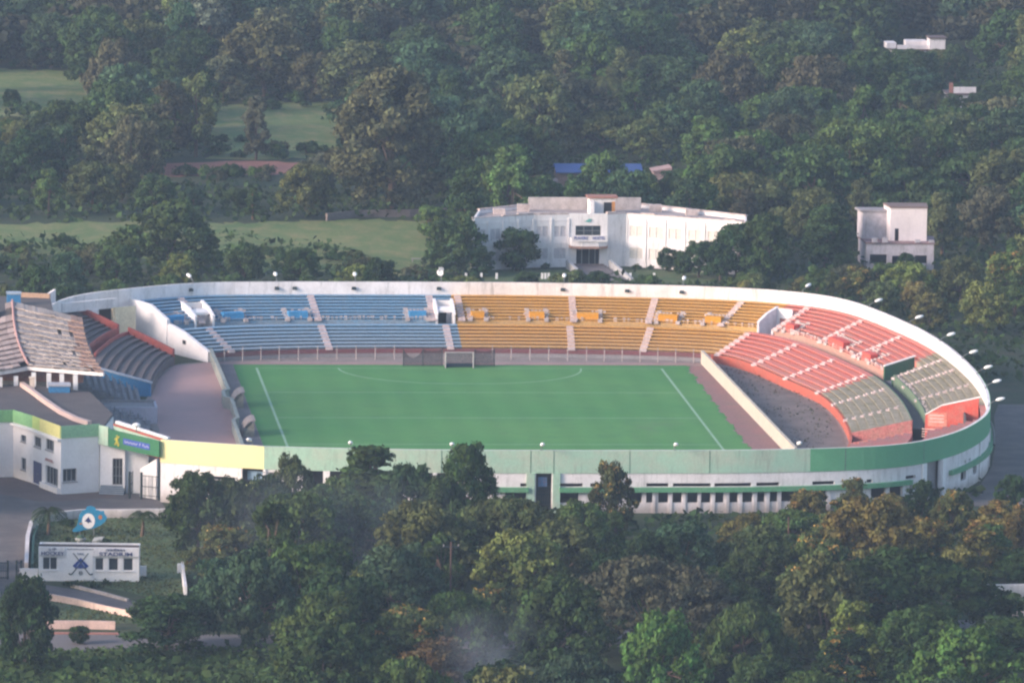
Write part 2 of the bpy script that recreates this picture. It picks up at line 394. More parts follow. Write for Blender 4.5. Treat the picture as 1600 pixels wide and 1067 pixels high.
HOLES = [(-3.44, -3.13, .78), (-.12, .10, .78), (4.03, 4.30, .80), (6.93, 7.22, .80), (9.66, 10.35, .93)]
HL = [(9.66, 10.35, .46)]
sectors = [  # name label, u0, u1, low material, up material
 ('blue', -4.0, .12, TB_L, TB_U), ('yellow', .12, 4.02, TY_L, TY_U), ('red', 4.02, 7.0, TR, TR_U), ('mossy grey green', 7.0, 9.66, TG, TG)]
for nm, a, b, ml, mu in sectors:
    terrace('seating_tier', 'low', a, b, ml, HL, f'{nm} lower seating tier')
    terrace('seating_tier', 'up', a, b, mu, HOLES, f'{nm} upper seating tier')
terrace('seating_tier', 'low', 9.66, 12.0, TW, HL, 'worn red and grey lower seating tier')
terrace('seating_tier', 'up', 9.66, 12.0, TW, HOLES, 'worn red and grey upper seating tier')
terrace('seating_tier', 'low', 12.0, 19.6, TH, ()); terrace('seating_tier', 'up', 12.0, 19.6, TH, ())
terrace('seating_tier', 'low', 22.95, 25.05, TD, (), 'unpainted dark lower seating tier with red edges')
terrace('seating_tier', 'up', 23.2, 25.0, TD, (), 'unpainted dark upper seating tier')
# sunken walkway between the tiers
wk = MB()
def strip(mb, u0, u1, s0, s1, z, st=.1, mi=0):
    for a, b in zip(frange(u0, u1, st), frange(u0, u1, st)[1:]):
        mb.face([(*at(a, s0), z), (*at(b, s0), z), (*at(b, s1), z), (*at(a, s1), z)][::-1], mi)
WKM = mat('walkway_floor', (.09, .085, .10), (.13, .12, .12), .6, .5)
for a, b in ((-4, 9.66), (10.35, 19.6), (22.95, 25)): wk = MB(); strip(wk, a, b, .443, .557, 2.4); wk.build('walkway', WKM, stad)
# front retaining walls
fw_ = MB(); ring_band(fw_, -3.95, 3.9, -.22, 0, 0, .58, f=inring); fw_.build('wall_plinth', GREYC, stad)
fw_ = MB(); ring_band(fw_, -3.95, 3.9, -.25, 0, .585, 1.2, f=inring); fw_.build('front_wall', MAROON, stad, 'dark red front wall below the blue and yellow tiers')
fw_ = MB(); ring_band(fw_, 3.9, 10.6, -.3, 0, 0, 1.22, f=inring); ring_band(fw_, 10.7, 12.2, -.3, 0, 0, 1.22, f=inring)
fw_.build('front_wall', mat('orange_red_wall', (.48, .115, .075), (.30, .12, .09), .5, .6), stad, 'orange red front wall along the curved tiers')
fw_ = MB(); ring_band(fw_, 12.2, 19.6, -.3, 0, 0, 1.22, f=inring); fw_.build('front_wall', GREYC, stad)
fw_ = MB(); ring_band(fw_, 22.95, 25.05, -.3, 0, 0, 1.22, f=inring); fw_.build('front_wall', TD, stad)

# stairways (aisles) of half steps
def aisle(u, tier, w=.95, u2=None):
    u2 = u if u2 is None else u2
    n, s0, s1, z0, rise = (7, 0., .445, 1.2, RISE) if tier == 'low' else (8, .555, .985, 3.55, (5.85-3.55)/8)
    ds = (s1-s0)/n; mb = MB()
    for j in range(n):
        uu = u+(u2-u)*j/n
        p = Vector(at(uu, s0+ds*(j-.02))); q = Vector(at(uu, s0+ds*(j+.40)))
        d = (q-p).normalized(); nn = Vector((-d.y, d.x))*w/2
        z = z0+rise*(j+.5); f = p-d*.35
        mb.prism([f-nn, q-nn, q+nn, f+nn][::-1] if False else [f+nn, f-nn, q-nn, q+nn], z0+rise*j-.1, z+.02)
        e = p+d*.25; e2 = p+d*.02
        mb.prism([e2+nn, e2-nn, e-nn, e+nn], z0+rise*(j+1)-.1, z0+rise*(j+1)+.025)
    mb.build('stairway', STEP, stad)
for u in (-3.33, -1.60, -.16, .2, 1.56, 2.46, 3.45, 4.36, 5.33, 6.08, 7.3, 7.75, 8.5): aisle(u, 'up')
for u in (-3.36, -1.6, -.03, 1.51, 2.52, 4.06, 5.17, 6.0, 6.9, 7.7, 8.75): aisle(u, 'low')

# worn pale kerb blocks along the foot of the upper tier, and the solid balcony boxes
kb = MB()
for u in np.arange(-3.9, 9.6, .055):
    if any(h[0]-.05 < u < h[1]+.05 for h in HOLES) or random.random() < .35: continue
    p = Vector(at(u, .557)); n2 = Vector(at(u, .58)); d = (n2-p).normalized(); t = Vector((-d.y, d.x)); w = random.uniform(.12, .24); h = random.uniform(.1, .28)
    p = p+d*random.uniform(0, .35)
    kb.prism([p-t*w, p+d*.22-t*w, p+d*.22+t*w, p+t*w][::-1], 3.5, 3.55+RISE*.9+h)
kb.build('worn_kerb', mat('pale_worn_edge', (.52, .44, .43), (.30, .25, .24), .6, 1.5, .9), stad)['kind'] = 'stuff'
boxes = [(-1.97, -1.72, 0), (-.47, -.25, 0), (-3.9, -3.62, 0), (-2.95, -2.62, 0), (1.07, 1.24, 1), (.33, .5, 1), (1.6, 1.84, 1), (2.58, 2.83, 1), (3.21, 3.43, 1), (4.55, 4.72, 2), (5.45, 5.75, 2), (6.2, 6.42, 2)]
BX = [mat('bright_blue_panel', (.055, .26, .50), None, .2, .5), mat('bright_yellow_panel', (.66, .30, .03), None, .2, .5), mat('bright_red_panel', (.66, .11, .085), None, .2, .5)]
pb = MB()
for a, b, k in boxes:
    q = MB()
    f = lambda u, o: at(u, o)
    ring_band(q, a, b, .570, .635, 3.4, 4.62, f=f, st=.05); q.build('balcony_box', BX[k], stad)
    for row in range(2):
        for u in np.arange(a-.05, b+.08, .045):
            if random.random() < .25: continue
            s = .632+.026*row*2; p = Vector(at(u, s)); d = (Vector(at(u, s+.02))-p).normalized(); t = Vector((-d.y, d.x))*.16
            z = 3.55+(5.85-3.55)/8*(2+row)
            pb.prism([p-t, p-t+d*.25, p+t+d*.25, p+t][::-1], z, z+.22)
    for e in (a-.02, b+.02):
        for row in range(4):
            p = Vector(at(e, .545+.028*row*2)); d = (Vector(at(e, .62+.1))-p).normalized(); t = Vector((-d.y, d.x))*.3
            z = 3.6+.29*row; pb.prism([p-t, p-t+d*.5, p+t+d*.5, p+t][::-1], z-.2, z+.25)
pb.build('chipped_step', mat('chipped_step', (.55, .47, .45), (.33, .26, .25), .6, 1.3, .9), stad)['kind'] = 'stuff'

# outer wall: parapet, painted bands, pierced facade
pp = MB(); ring_band(pp, -5.9, 19.95, -.38, 0, 4.9, 7.6, st=.1)
pp.build('parapet', WHITE, stad, 'white parapet round the top of the seating')
lo = MB(); ring_band(lo, -5.9, 8.55, -.38, -.02, 0, 4.9); lo.build('outer_wall', WALLW, stad)
band = lambda a, b, m, l: (lambda q: (ring_band(q, a, b, .003, .07, 4.83, 7.61), q.build('painted_band', m, stad, l)))(MB())
band(8.42, 13.62, GREEN, 'green painted band along the curved outer wall')
band(13.62, 17.99, MINT, 'faded mint painted band above the white outer wall')
band(17.99, 19.97, YELL, 'pale yellow painted band beside the entrance')
def px_u(px, lo=8.3, hi=20.3, z=3.):
    """the place on the near half of the outer wall that stands under photo column px"""
    best = min(((abs(PX(*oring(u), z)[0]-px), u) for u in np.arange(lo, hi, .01)))
    return best[1]
U = lambda a, b: tuple(sorted((px_u(a, 11.9), px_u(b, 11.9))))
slits = [U(*q) for q in ((327, 368), (813, 826), (871, 911), (922, 940), (955, 970), (1010, 1044), (1051, 1110), (1117, 1175), (1181, 1217), (1270, 1304), (1334, 1348), (1354, 1363), (1415, 1431))]
slits += [(10.55, 10.75), (11.5, 11.56), (11.62, 11.67)]
opens = [U(*q) for q in ((327, 368), (872, 905), (979, 1003), (1010, 1020), (1028, 1045), (1052, 1065), (1075, 1090), (1096, 1111), (1118, 1131), (1140, 1154), (1160, 1176), (1184, 1196), (1203, 1216), (1219, 1265), (1275, 1292), (1362, 1385), (1391, 1411), (1422, 1427), (790, 826))]
opens += [(11.3, 11.42), (11.62, 11.75)]
opens = [o for o in opens]
big = [U(*q) for q in ((378, 411), (478, 507), (513, 541), (547, 578), (584, 613), (619, 640), (645, 677), (683, 712))]
gates = [U(838, 862), U(1447, 1470)]
fa = MB()
for z0, z1, cut in ((0, 1.25, gates), (1.25, 2.5, opens+gates), (2.5, 3.2, big+gates), (3.2, 3.62, slits+big+gates), (3.62, 4.9, big+gates)):
    us = [8.55]; cut = sorted(cut)
    cur = 8.55
    for a, b in cut:
        if a > cur+.005: ring_band(fa, cur, a, -.38, -.02, z0, z1)
        cur = max(cur, b)
    ring_band(fa, cur, 19.97, -.38, -.02, z0, z1)
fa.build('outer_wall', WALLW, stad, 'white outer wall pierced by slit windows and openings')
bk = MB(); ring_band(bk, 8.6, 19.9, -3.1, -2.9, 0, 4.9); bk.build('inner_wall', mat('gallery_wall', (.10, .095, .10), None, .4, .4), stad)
# joints where the painted band was cast
for k, u in enumerate([px_u(px, 9.0, z=6.) for px in (560, 690, 831, 866, 985, 1110, 1322, 1443)]+[10.2, 9.5]):
    q = MB(); ring_band(q, u, u+.008, .07, .085, 4.84, 7.6, st=.01); q.build('band_joint', mat('joint_stain', (.13, .22, .17), (.2, .3, .24), .6, .8), stad)
# ledge over the openings
def ledge(segs, m, l):
    q = MB()
    for a, b in segs: ring_band(q, a, b, -.02, .5, 2.58, 3.14)
    q.build('ledge', m, stad, l)
ledge([(12.72, 15.86), (16.12, 16.42), (9.0, 12.02)], mat('green_ledge', (.11, .32, .17), (.2, .3, .2), .5, .6), 'green ledge over the wall openings')
ledge([(18.1, 19.4)], YGREEN, 'yellow green ledge near the entrance')
# piers between the openings and beside the gates
for px in (508.5, 512.5, 544, 581, 616, 642, 680, 414): u = px_u(px, 11.9); pr_ = MB(); ring_band(pr_, u-.012, u+.012, -.02, .16, 0, 4.83); pr_.build('pier', WHITE2, stad)
for px in (1022, 1047, 1069, 1093, 1114.5, 1136, 1157, 1180, 1199.5, 1218, 1269, 1296): u = px_u(px, 11.9); pr_ = MB(); ring_band(pr_, u-.014, u+.014, -.02, .10, 0, 2.575); pr_.build('pier', WALLW, stad)
for k, (a, b) in enumerate(gates):
    q = MB()
    for e, f_ in ((a-.075, a-.01), (b+.01, b+.075)): q = MB(); ring_band(q, e, f_, -.02, .22, 0, 4.82); q.build('gate_pilaster', MINT if k == 0 else WHITE2, stad)
# steel gate in the middle
a, b = gates[0]
gt = MB(); pa, pb2 = Vector(oring(b, -.5)), Vector(oring(a, -.5))
for k in range(9): c = pa.lerp(pb2, k/8); gt.tube((c.x, c.y, .1), (c.x, c.y, 3.0), .05, n=5)
for z in (.15, 1.2, 2.2, 3.0): gt.wall(pa, pb2, .06, z-.05, z+.05)
gt.build('gate', IRON, stad)
q = MB(); c1, c2 = pa.lerp(pb2, .15), pa.lerp(pb2, .72); q.wall(c1, c2, .06, 3.15, 4.3); q.build('notice_board', mat('notice_blue', (.10, .22, .40), (.35, .12, .10), .6, 1.0), stad)
q = MB(); a_, b_ = big[0]; ring_band(q, a_+.04, b_-.06, -1.0, -.9, 3.3, 4.4); q.build('notice_board', mat('notice_pale', (.22, .33, .45), (.10, .14, .25), .6, 1.2), stad)
q = MB(); a, b = gates[1]; ring_band(q, a-.01, b+.01, -.85, -.75, 0, 4.85); q.build('recess_wall', GREYC, stad)
# dark curved tube and buttress on the right end
q = MB()
for u, w in ((9.6, .03), (10.45, .03), (11.2, .03)): q = MB(); ring_band(q, u, u+w, -.02, .14, 0, 4.83); q.build('wall_rib', WALLW, stad)
q = MB(); pts = [(*oring(u, .62), 2.2+1.1*math.sin((u-8.6)*1.1)) for u in frange(8.7, 10.6, .1)]; q.path(pts, .14); q.build('dark_tube', IRON, stad)

# entrance trenches (vomitories) with raised cheek walls and a doorway
def portal(h, mcheek, mback, zf=2.4, top=.95, label=None, smin=.545, near=1.0):
    u0, u1, s1 = h
    zt = lambda s: 3.55+(5.85-3.55)*max(0, s-.555)/.43
    full = top; bo = None
    for u in (u0, u1):
        bx = MB(); top = full if u == u0 else full*near-(1-near)*.45
        p0, p1, p2 = Vector(at(u, smin)), Vector(at(u, .66)), Vector(at(u, s1))
        bx.wall(p0, p1, .3, zf, zt(.53)+.75*(1 if u == u0 else near), z1b=zt(.66)+top+.15); bx.wall(p1, p2, .3, zf, zt(.66)+top+.15, z1b=zt(s1)+top)
        o = bx.build('trench_wall', mcheek, stad, label if u == u0 else None); bo = bo or o
    cp = MB()
    for u in (u0, u1):
        if near < 1 and u == u1: continue
        top = full; cp = MB()
        p1, p2, p0 = Vector(at(u, .66)), Vector(at(u, s1+.01)), Vector(at(u, smin))
        cp.wall(p0, p1, .4, zt(.53)+.753, zt(.53)+.9, z0b=zt(.66)+top+.153, z1b=zt(.66)+top+.3)
        cp.wall(p1, p2, .4, zt(.66)+top+.153, zt(.66)+top+.3, z0b=zt(s1)+top+.003, z1b=zt(s1)+top+.15)
        cp.build('coping', WHITE2, bo)
    bk_ = MB(); a_, b_ = Vector(at(u0, s1-.005)), Vector(at(u1, s1-.005))
    if mback:
        pierced_wall(bk_, a_, b_, .25, zf, zt(s1)+top-.05, [(.22, .72, zf, zf+2.0)]); bk_.build('doorway', mback, bo)
    if mback and near == 1:
        lt = MB(); a2, b2 = Vector(at(u0, .60)), Vector(at(u1, .60)); e2, f2 = Vector(at(u0, .665)), Vector(at(u1, .665)); lt.prism([a2, b2, f2, e2], zf+2.05, [zt(.60)+.98, zt(.60)+.98, zt(.66)+1.0, zt(.66)+1.0]); lt.build('lintel', WHITE2, bo)
    fl = MB(); strip(fl, u0, u1, smin, s1, zf, .05); fl.build('trench_floor', GREYC, bo)
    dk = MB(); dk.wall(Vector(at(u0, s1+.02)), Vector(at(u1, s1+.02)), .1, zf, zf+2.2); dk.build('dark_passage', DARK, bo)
    return bo
portal(HOLES[0], WHITE2, WHITE2, label='white entrance trench in the blue tier')
portal(HOLES[1], WHITE2, WHITE2, label='white entrance trench between the blue and yellow tiers')
portal(HOLES[2], mat('lilac_white', (.72, .67, .71), (.5, .45, .48), .5, .5), WHITE2, near=0., label='white walled entrance trench between the yellow and red tiers')
portal(HOLES[3], mat('dull_green_wall', (.035, .12, .07), (.08, .11, .07), .6, .8), None, top=.5, near=0., label='dark green entrance trench with white coping')
REDP = mat('bright_red_wall', (.56, .085, .06), (.42, .19, .16), .7, .8)
p5 = portal((9.68, 10.35, .93), REDP, None, zf=.3, smin=.54, near=0., top=1.3, label='red entrance trench with pale lettered panel')
# pale, long-faded notice on the red cheek
q = MB(); a_, b_ = Vector(at(9.68, .56)), Vector(at(9.68, .70)); n_ = Vector((b_.y-a_.y, -(b_.x-a_.x))).normalized()
a_, b_ = a_+n_*.17, b_+n_*.17
q.wall(a_, b_, .03, 2.9, 4.7); q.build('faded_notice', mat('faded_notice', (.62, .28, .22), (.62, .12, .08), .8, 1.2), p5)
q = MB()
for k in range(3):
    q.wall(a_.lerp(b_, .1)+n_*.02, a_.lerp(b_, .85)+n_*.02, .03, 4.25-.42*k, 4.42-.42*k)
for k in range(4): q.wall(a_.lerp(b_, -.3)+n_*.02, a_.lerp(b_, .8)+n_*.02, .03, 2.45-.32*k, 2.57-.32*k)
q.build('faded_lettering', mat('faded_letters', (.66, .50, .46), (.55, .3, .25), .7, 2.), p5)
# green upstands along the walkway of the mossy sector
q = MB(); f = lambda u, o: at(u, o)
ring_band(q, 7.25, 9.66, .548, .556, 2.4, 3.95, f=f); q.build('walkway_wall', mat('mossy_green_wall', (.11, .18, .115), (.17, .165, .13), .7, .8), stad); q = MB(); ring_band(q, 7.0, 9.66, .438, .447, 2.4, 3.36, f=f)
q.build('walkway_wall', mat('mossy_green_wall', (.11, .18, .115), (.17, .165, .13), .7, .8), stad)
for u in (9.67, 10.35): q = MB(); q.wall(Vector(at(u, 0)), Vector(at(u, .445)), .3, .1, 1.5, z1b=3.5); q.build('passage_wall', TW, stad)
# red edges of the unpainted tiers
q = MB()
def cheek(mb, u, prof, t=.35):
    for (s0, za, zb), (s1, zc, zd) in zip(prof, prof[1:]):
        mb.wall(Vector(at(u, s0)), Vector(at(u, s1)), t, za, zb, z0b=zc, z1b=zd)
cheek(q, 25.08, [(0, 0, 2.2), (.2, 0, 3.2), (.455, 0, 4.3)])
q.build('red_edge', RED, stad); q = MB(); cheek(q, 25.02, [(.535, 2.4, 4.6), (.75, 2.4, 5.6), (.985, 2.4, 6.5)])
q.build('red_edge', RED, stad); q = MB(); ring_band(q, 23.6, 25.08, .445, .46, 2.4, 3.75, f=f)
q.build('red_edge', RED, stad); q = MB(); ring_band(q, 23.4, 25.0, .53, .545, 2.4, 4.1, f=f)
q.build('red_edge', RED, stad)
q = MB(); cheek(q, 22.92, [(-.02, 0, 1.75), (.46, 0, 3.75)], .4); b0 = q.build('end_wall', BLUE, stad, 'blue end wall of the unpainted tier')
q = MB()
for (s0, z0), (s1, z1) in (((-.03, 1.753), (.47, 3.753)),): q.wall(Vector(at(22.92, s0)), Vector(at(22.92, s1)), .55, z0, z0+.2, z0b=z1, z1b=z1+.2)
q.build('coping', mat('blue_grey_coping', (.45, .50, .58), None, .3, .6), b0)
# white end wall of the blue stand, stepping down to the pitch
q = MB(); cheek(q, 26.0, [(-.02, 0, 1.5), (.30, 0, 3.35), (.46, 0, 3.9), (.50, 0, 3.92)], .5)
cheek(q, 25.985, [(.50, 0, 4.5), (.72, 0, 6.0), (.80, 0, 6.1), (1.0, 0, 6.2)], .5)
ew = q.build('end_wall', WHITE2, stad, 'white stepped end wall of the blue stand')
q = MB(); p = Vector(at(26.0, .26)); d = (Vector(at(26.0, .3))-p).normalized(); n_ = Vector((d.y, -d.x)); n_ = n_ if n_.x < 0 else -n_
p = p+n_*.25; q.wall(p, p+d*.9, .06, 1.7, 2.25); q.build('wall_vent', DARK, ew)
# doorway block between the end wall and the unpainted tier
q = MB(); q.wall((-43.2, 64.2), (-46.1, 62.6), .4, 0, 6.0); q.wall((-46.1, 62.6), (-46.3, 66.5), .3, 0, 6.0); q.build('passage_wall', mat('cream_yellow_wall', (.80, .70, .50), (.60, .48, .34), .5, .5), stad)
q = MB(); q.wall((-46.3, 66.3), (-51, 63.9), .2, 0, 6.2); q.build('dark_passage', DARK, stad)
q = MB(); q.wall((-46, 63.3), (-53.5, 57.8), .5, 5.9, 7.2); q.wall((-48.4, 61.2), (-49.3, 60.6), .4, 0, 5.9); q.build('passage_beam', WALLW, stad)
q = MB(); q.prism([(-54.6, 57.4), (-57.9, 53.6), (-57.6, 53.4), (-54.3, 57.2)], 5, [9.2, 7.5, 7.5, 9.2]); q.build('fin_wall', WALLW, stad)

# ------------------------------------------------------------------ lamps round the rim
def rim_lamp(u, label, kind=0, grp='lamps round the stadium rim'):
    p = Vector(oring(u, -.19)); n = onorm(u)
    t = thing('rim_lamp', (p.x, p.y, 7.6), label, 'lamp', grp)
    q = MB(); e = Vector((p.x+n.x*1.15, p.y+n.y*1.15, 8.42)); s0 = Vector((p.x, p.y, 7.6))
    q.path([s0, s0+Vector((n.x*.15, n.y*.15, .35)), e], .045, 6); q.box(p.x-.14, p.x+.14, p.y-.14, p.y+.14, 7.6, 7.68); q.build('bracket_arm', STEEL, t)
    h = MB(); L = Vector((n.x, n.y, .25)).normalized()
    r = .30 if kind == 0 else .5
    h.ball((0, 0, 0), (.62 if kind == 0 else .8, r, r*.75), 10, 6)
    M = Matrix.Translation(e+L*.3) @ L.to_track_quat('X', 'Z').to_matrix().to_4x4()
    h.v = [tuple(M @ Vector(v)) for v in h.v]; h.build('lamp_head', LAMPW, t, smooth=True)
    return t
def near_u(px, py, lo, hi): return min((math.hypot(PX(*oring(u, .9), 8.4)[0]-px, PX(*oring(u, .9), 8.4)[1]-py), u) for u in np.arange(lo, hi, .02))[1]
far = [(298, 434, 'white lamp on the far rim above the left entrance of the blue stand'), (432, 431, 'white lamp on the far rim above the middle of the blue stand'), (554, 430, 'white lamp on the far rim behind the blue stand, third from left'),
       (882, 433, 'white lamp on the far rim in front of the hostel steps'), (1070, 435, 'white lamp on the far rim above the right part of the yellow stand')]
for x, y, l in far: rim_lamp(near_u(x, y, -4.5, 4), l)
rg = [(1261, 446, 'above the corner where yellow seating meets red'), (1370, 469, 'above the first red seats'), (1434, 493, 'above the middle of the red tier'), (1486, 518, 'behind the lower end of the red tier'),
      (1521, 546, 'above the start of the mossy tier'), (1546, 570, 'beside the mossy tier'), (1561, 593, 'beside the end of the mossy tier'), (1552, 624, 'above the green band at the right end')]
for x, y, l in rg: rim_lamp(near_u(x, y, 3.5, 10.5), 'white lamp leaning outwards from the right rim '+l)
for x, y, l in ((390, 690, 'at the left, over the pale yellow band'), (550, 694, 'over the mint band above the pointed tree'), (707, 695, 'over the mint band above the tall bushy tree'), (848, 697, 'over the mint band right of the middle gate'), (1057, 693, 'over the mint band above the row of small openings'), (1247, 690, 'over the brown ground where mint meets green')):
    rim_lamp(near_u(x, y, 12, 19), 'white lamp on the near rim '+l)
# small dark floodlights on the inside of the far parapet
for x, l in ((433, 'below the second lamp from left'), (460, 'right of the second lamp from left'), (553, 'below the third lamp from left'), (686, 'left of the blue and yellow boundary'), (880, 'below the lamp facing the hostel steps'), (980, 'between the two lamps over the yellow seats'), (1066, 'below the lamp over the right yellow seats'), (298, 'below the leftmost lamp')):
    u = min((abs(PX(*oring(u, -.4), 6.8)[0]-x), u) for u in np.arange(-4.5, 4.5, .01))[1]
    p = Vector(oring(u, -.38)); n = onorm(u)
    t = thing('floodlight', (p.x, p.y, 6.7), 'small dark floodlight on the white far parapet '+l, 'floodlight', 'floodlights on the far parapet')
    q = MB(); c = p-n*.32; tv = Vector((-n.y, n.x))
    q.prism([c-tv*.34, c+tv*.34, c+tv*.26+n*.26, c-tv*.26+n*.26], 6.52, [6.75, 6.75, 6.95, 6.95]); q.build('housing', IRON, t)
    q = MB(); q.tube((c.x+n.x*.15, c.y+n.y*.15, 6.7), (p.x, p.y, 6.75), .05); q.build('bracket', STEEL, t)
# loudspeaker horn above the boundary of blue and yellow
u = near_u(688, 421, -1, 1); p = Vector(oring(u, -.19))
t = thing('loudspeaker', (p.x, p.y, 7.6), 'pale loudspeaker horn on a short mast above the blue and yellow boundary', 'loudspeaker')
q = MB(); q.tube((p.x, p.y, 7.6), (p.x, p.y, 9.4), .06); q.build('mast', STEEL, t)
q = MB(); q.tube((p.x-.2, p.y-.25, 8.95), (p.x+.05, p.y+.3, 9.05), .48, .12, 12); q.tube((p.x-.25, p.y+.2, 9.5), (p.x-.05, p.y-.3, 9.35), .12, .42, 12); q.build('horn', LAMPW, t, smooth=False)
# ------------------------------------------------------------------ things inside the bowl
t = thing('hockey_goal', (0, 46.3, .1), 'white framed hockey goal with dark backboard on the far goal line', 'goal')
q = MB()
for x in (-1.88, 1.88): q.tube((x, 45.8, .1), (x, 45.8, 2.24), .07); q.tube((x, 45.8, 2.24), (x, 46.7, 2.1), .05); q.tube((x, 46.7, 2.1), (x, 47.3, .1), .05)
q.tube((-1.95, 45.8, 2.24), (1.95, 45.8, 2.24), .07); q.build('frame', mat('goal_frame', (.46, .44, .44), None, .2, 2), t)
q = MB(); q.box(-1.85, 1.85, 46.9, 46.96, .1, .62); q.box(-1.9, -1.84, 45.9, 46.9, .1, .62); q.box(1.84, 1.9, 45.9, 46.9, .1, .62); q.build('backboard', mat('goal_board', (.03, .05, .07), None, .2, 1), t)
def net_mat(name, c, a):
    m, nt, b = node_mat(name); b.inputs['Base Color'].default_value = (*c, 1); b.inputs['Roughness'].default_value = .9
    p = pos(nt); w = N(nt, 'ShaderNodeTexNoise'); w.inputs['Scale'].default_value = 9; nt.links.new(p, w.inputs['Vector'])
    nt.links.new(ramp(nt, w.outputs[0], .3, .7, a-.25, a+.25), b.inputs['Alpha']); return m
NETD = net_mat('dark_net', (.045, .045, .055), .62); NETG = net_mat('goal_net', (.12, .12, .13), .5)
q = MB(); q.face([(-1.85, 47.2, .4), (1.85, 47.2, .4), (1.85, 46.7, 2.1), (-1.85, 46.7, 2.1)]); q.face([(-1.85, 46.7, 2.1), (1.85, 46.7, 2.1), (1.85, 45.8, 2.22), (-1.85, 45.8, 2.22)])
for x in (-1.87, 1.87): q.face([(x, 45.8, .6), (x, 47.2, .3), (x, 46.7, 2.1), (x, 45.8, 2.2)])
q.build('net', NETG, t)
def screen(x0, x1, y, label, sag):
    t = thing('net_screen', ((x0+x1)/2, y, .08), label, 'net', 'dark ball nets behind the goal')
    q = MB(); n = max(1, round((x1-x0)/2.9)); xs = [x0+(x1-x0)*i/n for i in range(n+1)]
    for x in xs: q.tube((x, y, .08), (x, y, 2.55), .05)
    q.build('post', IRON, t)
    q = MB(); k = 12
    for i in range(n):
        for j in range(k):
            a, b = j/k, (j+1)/k; f = lambda c: 2.45-(sag if i % 2 == 0 else .25)*4*c*(1-c)
            X = lambda c: xs[i]+(xs[i+1]-xs[i])*c
            q.face([(X(a), y+.06, .12), (X(b), y+.06, .12), (X(b), y+.06, f(b)), (X(a), y+.06, f(a))])
    q.build('netting', NETD, t)
screen(-7.5, -2.2, 47.6, 'dark sagging ball net on posts left of the goal', 1.2)
screen(2.2, 4.9, 47.6, 'dark ball net on posts right of the goal', .3)
# wire fence in front of the far stands
def wire_fence(pts, h, step, label, mpost, top=True):
    c = pts[0]; t = thing('wire_fence', (c[0], c[1], .06), label, 'fence'); L = MB(); pr = None
    for a, b in zip(pts, pts[1:]):
        a, b = Vector(a), Vector(b); n = max(1, round((b-a).length/step))
        for i in range(n+1):
            if i == n and b != Vector(pts[-1]): continue
            p = a.lerp(b, i/n); q = MB(); q.tube((p.x, p.y, .05), (p.x, p.y+.0, h), .07, n=5); q.tube((p.x, p.y, h), (p.x, p.y+.35, h+.3), .05, n=4); q.build('post', mpost, t)
        for z in (.5, h*.55, h-.05): L.tube((*a, z), (*b, z), .018, n=4)
    L.build('wire', STEEL, t); return t
POSTC = mat('concrete_post', (.44, .38, .37), (.30, .25, .25), .5, 1.5)
wire_fence([(-31.5, 52.4), (-24, 53.2), (-8.2, 54.4)], 1.7, 2.5, 'low fence of pale leaning posts before the blue stand', POSTC)
wire_fence([(5.2, 54.4), (18, 53.2), (32.5, 51.5)], 1.7, 2.5, 'low fence of pale leaning posts before the yellow stand', POSTC)
# cream wall right of the pitch, grey green wall left of it
def low_wall(pts, th, h, m, label, name='side_wall', seg=None):
    t = thing(name, (pts[0][0], pts[0][1], 0), label, 'wall'); q = MB()
    for a, b in zip(pts, pts[1:]):
        q.wall(a, b, th, 0, h, mi=0); q.wall(a, b, th+.12, h+.003, h+.13)
    q.build('wall_body', m, t); return t
w_ = low_wall([(33.6, 51.0), (34.4, 12), (34.41, 12.0), (35.6, -46)], .28, 1.75, mat('cream_side_wall', (.52, .46, .385), (.42, .36, .30), .5, .4, .9, .06, streak=.2), 'long cream wall between the red strip and the tilled ground right of the pitch')
GW = mat('greygreen_wall', (.30, .32, .29), (.22, .22, .20), .6, .4)
low_wall([(-33.35, 55.6), (-32.9, 15.6), (-33.7, 13.5), (-33.7, 8.5), (-32.9, 7), (-33.0, -10), (-33.7, -12), (-33.6, -45)], .35, 1.5, GW, 'grey green wall between the red brown court and the pitch')
# dugouts
DUG = mat('dugout_shell', (.33, .275, .255), (.25, .21, .2), .5, .6); DUGI = mat('dugout_inside', (.30, .27, .22), None, .4, .6)
def dugout(y, label):
    t = thing('dugout', (-32, y, .07), label, 'dugout', 'dugouts left of the pitch'); q = MB(); k = 8
    prof = [(-32.75+1.55*(1-math.cos(w)), .07+2.0*math.sin(w)) for w in np.linspace(0, math.pi/2*1.05, k)]
    for (x0, z0), (x1, z1) in zip(prof, prof[1:]):
        q.prism([(x0, y-2.4), (x1, y-2.4), (x1, y+2.4), (x0, y+2.4)], [z0, z1, z1, z0], [z0+.12, z1+.12, z1+.12, z0+.12])
    q.build('shell', DUG, t)
    for e in (y-2.35, y+2.28): q = MB(); q.prism([(-32.6, e), (-31.25, e), (-31.25, e+.07), (-32.6, e+.07)], .07, [.5, 2.0, 2.0, .5]); q.build('side_panel', DUGI, t)
    q = MB(); q.box(-32.4, -31.9, y-2.1, y+2.1, .42, .5); q.box(-32.3, -32.0, y-1.9, y-1.75, .07, .42); q.box(-32.3, -32.0, y+1.75, y+1.9, .07, .42); q.build('bench', STEEL, t)
dugout(11, 'rounded concrete dugout beside the pitch nearer the blue stand')
dugout(-14, 'rounded concrete dugout beside the pitch nearer the yellow band')
